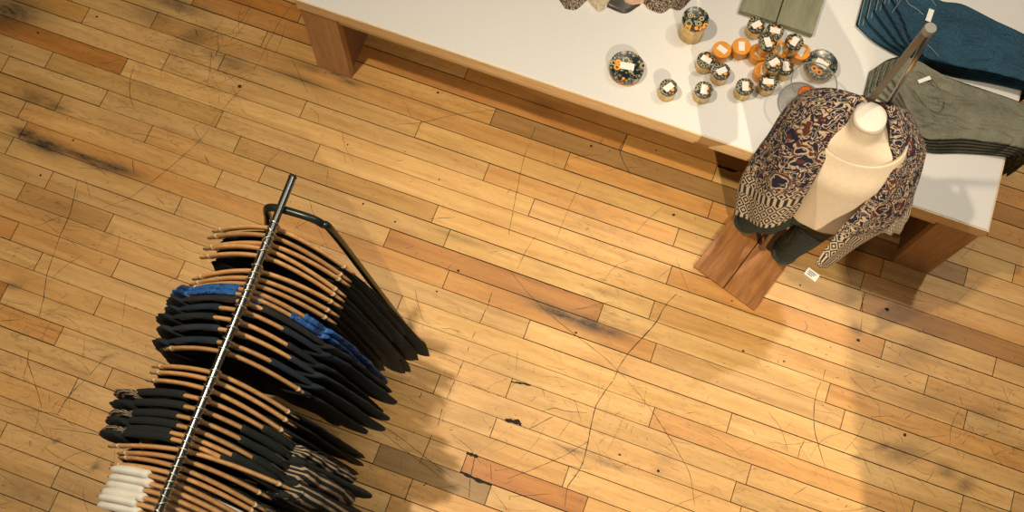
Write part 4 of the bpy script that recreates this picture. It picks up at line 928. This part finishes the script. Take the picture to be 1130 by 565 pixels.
for i, ((px, py), k) in enumerate(zip(neck, kinds)):
    p = at(px, py, ZR - .066); lp = RT.inverted() @ p
    s = lp.y
    cnt[k] = cnt.get(k, 0) + 1; w = words[cnt[k] - 1]
    nk_ = kinds.count(k)
    h = hp if i == 0 else copy_tree(hp)
    yaw = RZ + rnd.uniform(-.012, .012)
    roll = rnd.uniform(-.03, .03)
    extra = 0.0
    if k == 'E': yaw = RZ - .02 - .015 * cnt[k]
    if k == 'G': yaw = RZ + (.07, .02, -.04, -.02)[cnt[k] - 1]
    if k == 'B': yaw = RZ + .13 - .02 * cnt[k]
    if k == 'H': yaw = RZ - .05 + rnd.uniform(-.01, .01)
    if k == 'F': yaw = RZ - .03 + rnd.uniform(-.012, .012)
    if k == 'A': yaw = RZ + (.0, .0, .05, -.03, .0)[cnt[k] - 1]
    if k == 'G' and cnt[k] == 1: h.scale = (1.2, 1, 1)
    h.location = RT @ Vector((extra * 0, s, ZR)); h.rotation_euler = (0, roll, yaw)
    tag(h, GN[k][0] + (', %s %s' % (w, GN[k][1]) if nk_ > 1 else ''), 'hanger', 'wooden clothes hangers on the rail')
    for ch in S.collection.objects:
        if ch.parent == h and ch.name.startswith('hook'): ch.rotation_euler = (0, 0, rnd.uniform(-.55, .55))
    g = None; q = i
    if k == 'A':
        g = garment('black_dress', M_blackc, q, Wt=.19, Wb=.27, ln=1.0, flareR=.17 - .014 * cnt[k], flareL=-.03, under=.05, th=.009, fold=.004, sleeve=[(.0, .3, .04, .03), (.13 + .02 * (cnt[k] % 3), .62, .045, .03)])
        lab = 'long black dress hanging under bare hanger arms, %s from the far end' % w; cat = 'dress'; gr = 'black dresses at the far end'
    elif k == 'B':
        g = garment('black_slip', M_blackc, q, Wt=.20, Wb=.24, ln=.8, under=.045, fold=.004, flareR=.08)
        lab = 'black slip hanging behind the blue blouses, the %s slip from the far end' % w; cat = 'dress'; gr = 'black slips before the blue blouses'
    elif k == 'C':
        g = garment('printed_blouse', M_blue if cnt[k] == 1 else mB2, q, NL=.045, NR=.15 if cnt[k] == 1 else .115, Wt=.235, Wb=.26, ln=.62, flareR=.04, off=.017, sleeve=[(.02, .35, .06, .05), (.11, .55, .06, .045)])
        lab = 'bright blue printed blouse on a wooden hanger, %s' % ('the one nearer the far end' if cnt[k] == 1 else 'the one next to the navy shirts'); cat = 'blouse'; gr = 'blue printed blouses'
    elif k in ('D', 'Dx'):
        j = cnt[k] - 1 if k == 'D' else 5
        mm = [M_char, M_navy, M_blackc, M_navy2, M_navy, M_blackc][j]
        if k == 'D': g = garment('navy_shirt', mm, q, NL=[.03, .085, .085, .06, .045][j], NR=[.04, .11, .14, .155, .11][j], Wt=.25, Wb=.26, ln=.62, flareR=.04, off=.017, sleeve=[(.015, .25, .06, .05), (.12 + .02 * (j % 2), .42 + .05 * (j % 3), .07, .075)])
        else: g = garment('black_shirt', mm, q, Wt=.22, Wb=.25, ln=.6, under=.02, sleeve=[(.02, .3, .06, .05), (.13, .4, .07, .06)])
        lab = ('%s long-sleeved shirt covering its hanger, %s dark shirt after the blue blouses' % (['charcoal', 'navy', 'black', 'slate blue', 'dark navy'][j], w)) if k == 'D' else 'black shirt hanging below a bare wooden hanger, last of the dark shirts'
        cat = 'shirt'; gr = 'dark shirts in the middle of the rack'
    elif k == 'E':
        g = garment('black_blouse', M_blackc, q, Wt=.20, Wb=.27, ln=.7, under=.03, fold=.006, flareR=.12, sleeve=[(.0, .2, .04, .04), (.11 + .03 * (cnt[k] % 2), .34 + .06 * cnt[k], .085, .085)])
        lab = 'loose black blouse below bare hanger arms, %s of three before the striped knits' % w; cat = 'blouse'; gr = 'loose black blouses'
    elif k == 'F':
        j = cnt[k] - 1
        sw = [(.10, .22, .085, .08), (.17, .30, .085, .08), (.06, .24, .11, .12), (.16, .36, .09, .08), (.08, .28, .12, .12), (.16, .24, .09, .07)][j]
        g = garment('striped_knit', M_strp, q, NL=.075 - .01 * (j % 2), NR=[.15, .105, .11, .15, .105, .08][j], Wt=.28, Wb=.33, ln=.55, th=.012, fold=.010, off=.018, flareR=.07, sleeve=[(.03, .10, .05, .05), sw], slth=[.022, .014, .034, .016, .036, .014][j], slm=[M_strp, M_blackc, M_strp, M_blackc, M_strp, M_blackc][j])
        # ragged fringe along the right hem
        parts = []
        for a in range(26):
            z = -.30 - a * .017; x = .30 + .06 * min(1, a / 14) + rnd.uniform(-.004, .008); parts.append(tube([Vector((x - .01, -.025 + rnd.uniform(-.01, .01), z)), Vector((x + rnd.uniform(.012, .03), -.03 + rnd.uniform(-.02, .02), z - rnd.uniform(.0, .02)))], .0022, 5))
        mesh('fringe', *merge(*parts), M_blackc, g)
        lab = 'dark knit top with cream stripes and fringe, %s from the far end' % w; cat = 'knit top'; gr = 'striped dark knits'
    elif k == 'G':
        g = garment('dark_blouse', M_strp if cnt[k] > 2 else M_blackc, q, Wt=.20, Wb=.26, ln=.6, under=.03, fold=.006, flareR=.06, sleeve=[(.02, .1, .05, .04), (.08, .3, .06, .05)])
        lab = 'dark blouse below brown bare hangers, %s before the white shirts' % w; cat = 'blouse'; gr = 'dark blouses before the white shirts'
    else:
        g = garment('white_shirt', M_white, q, NL=.075 + .015 * (cnt[k] % 2), NR=.235, Wt=.238, Wb=.25, ln=.55, off=.018, th=.0135, flareR=-.03)
        lab = 'white shirt at the near end of the rack, %s of the white shirts' % w; cat = 'shirt'; gr = 'white shirts at the near end'
    if g:
        g.matrix_world = Matrix.Translation(h.location) @ Matrix.Rotation(yaw, 4, 'Z') @ Matrix.Rotation(roll, 4, 'Y')
        tag(g, lab, cat, gr)
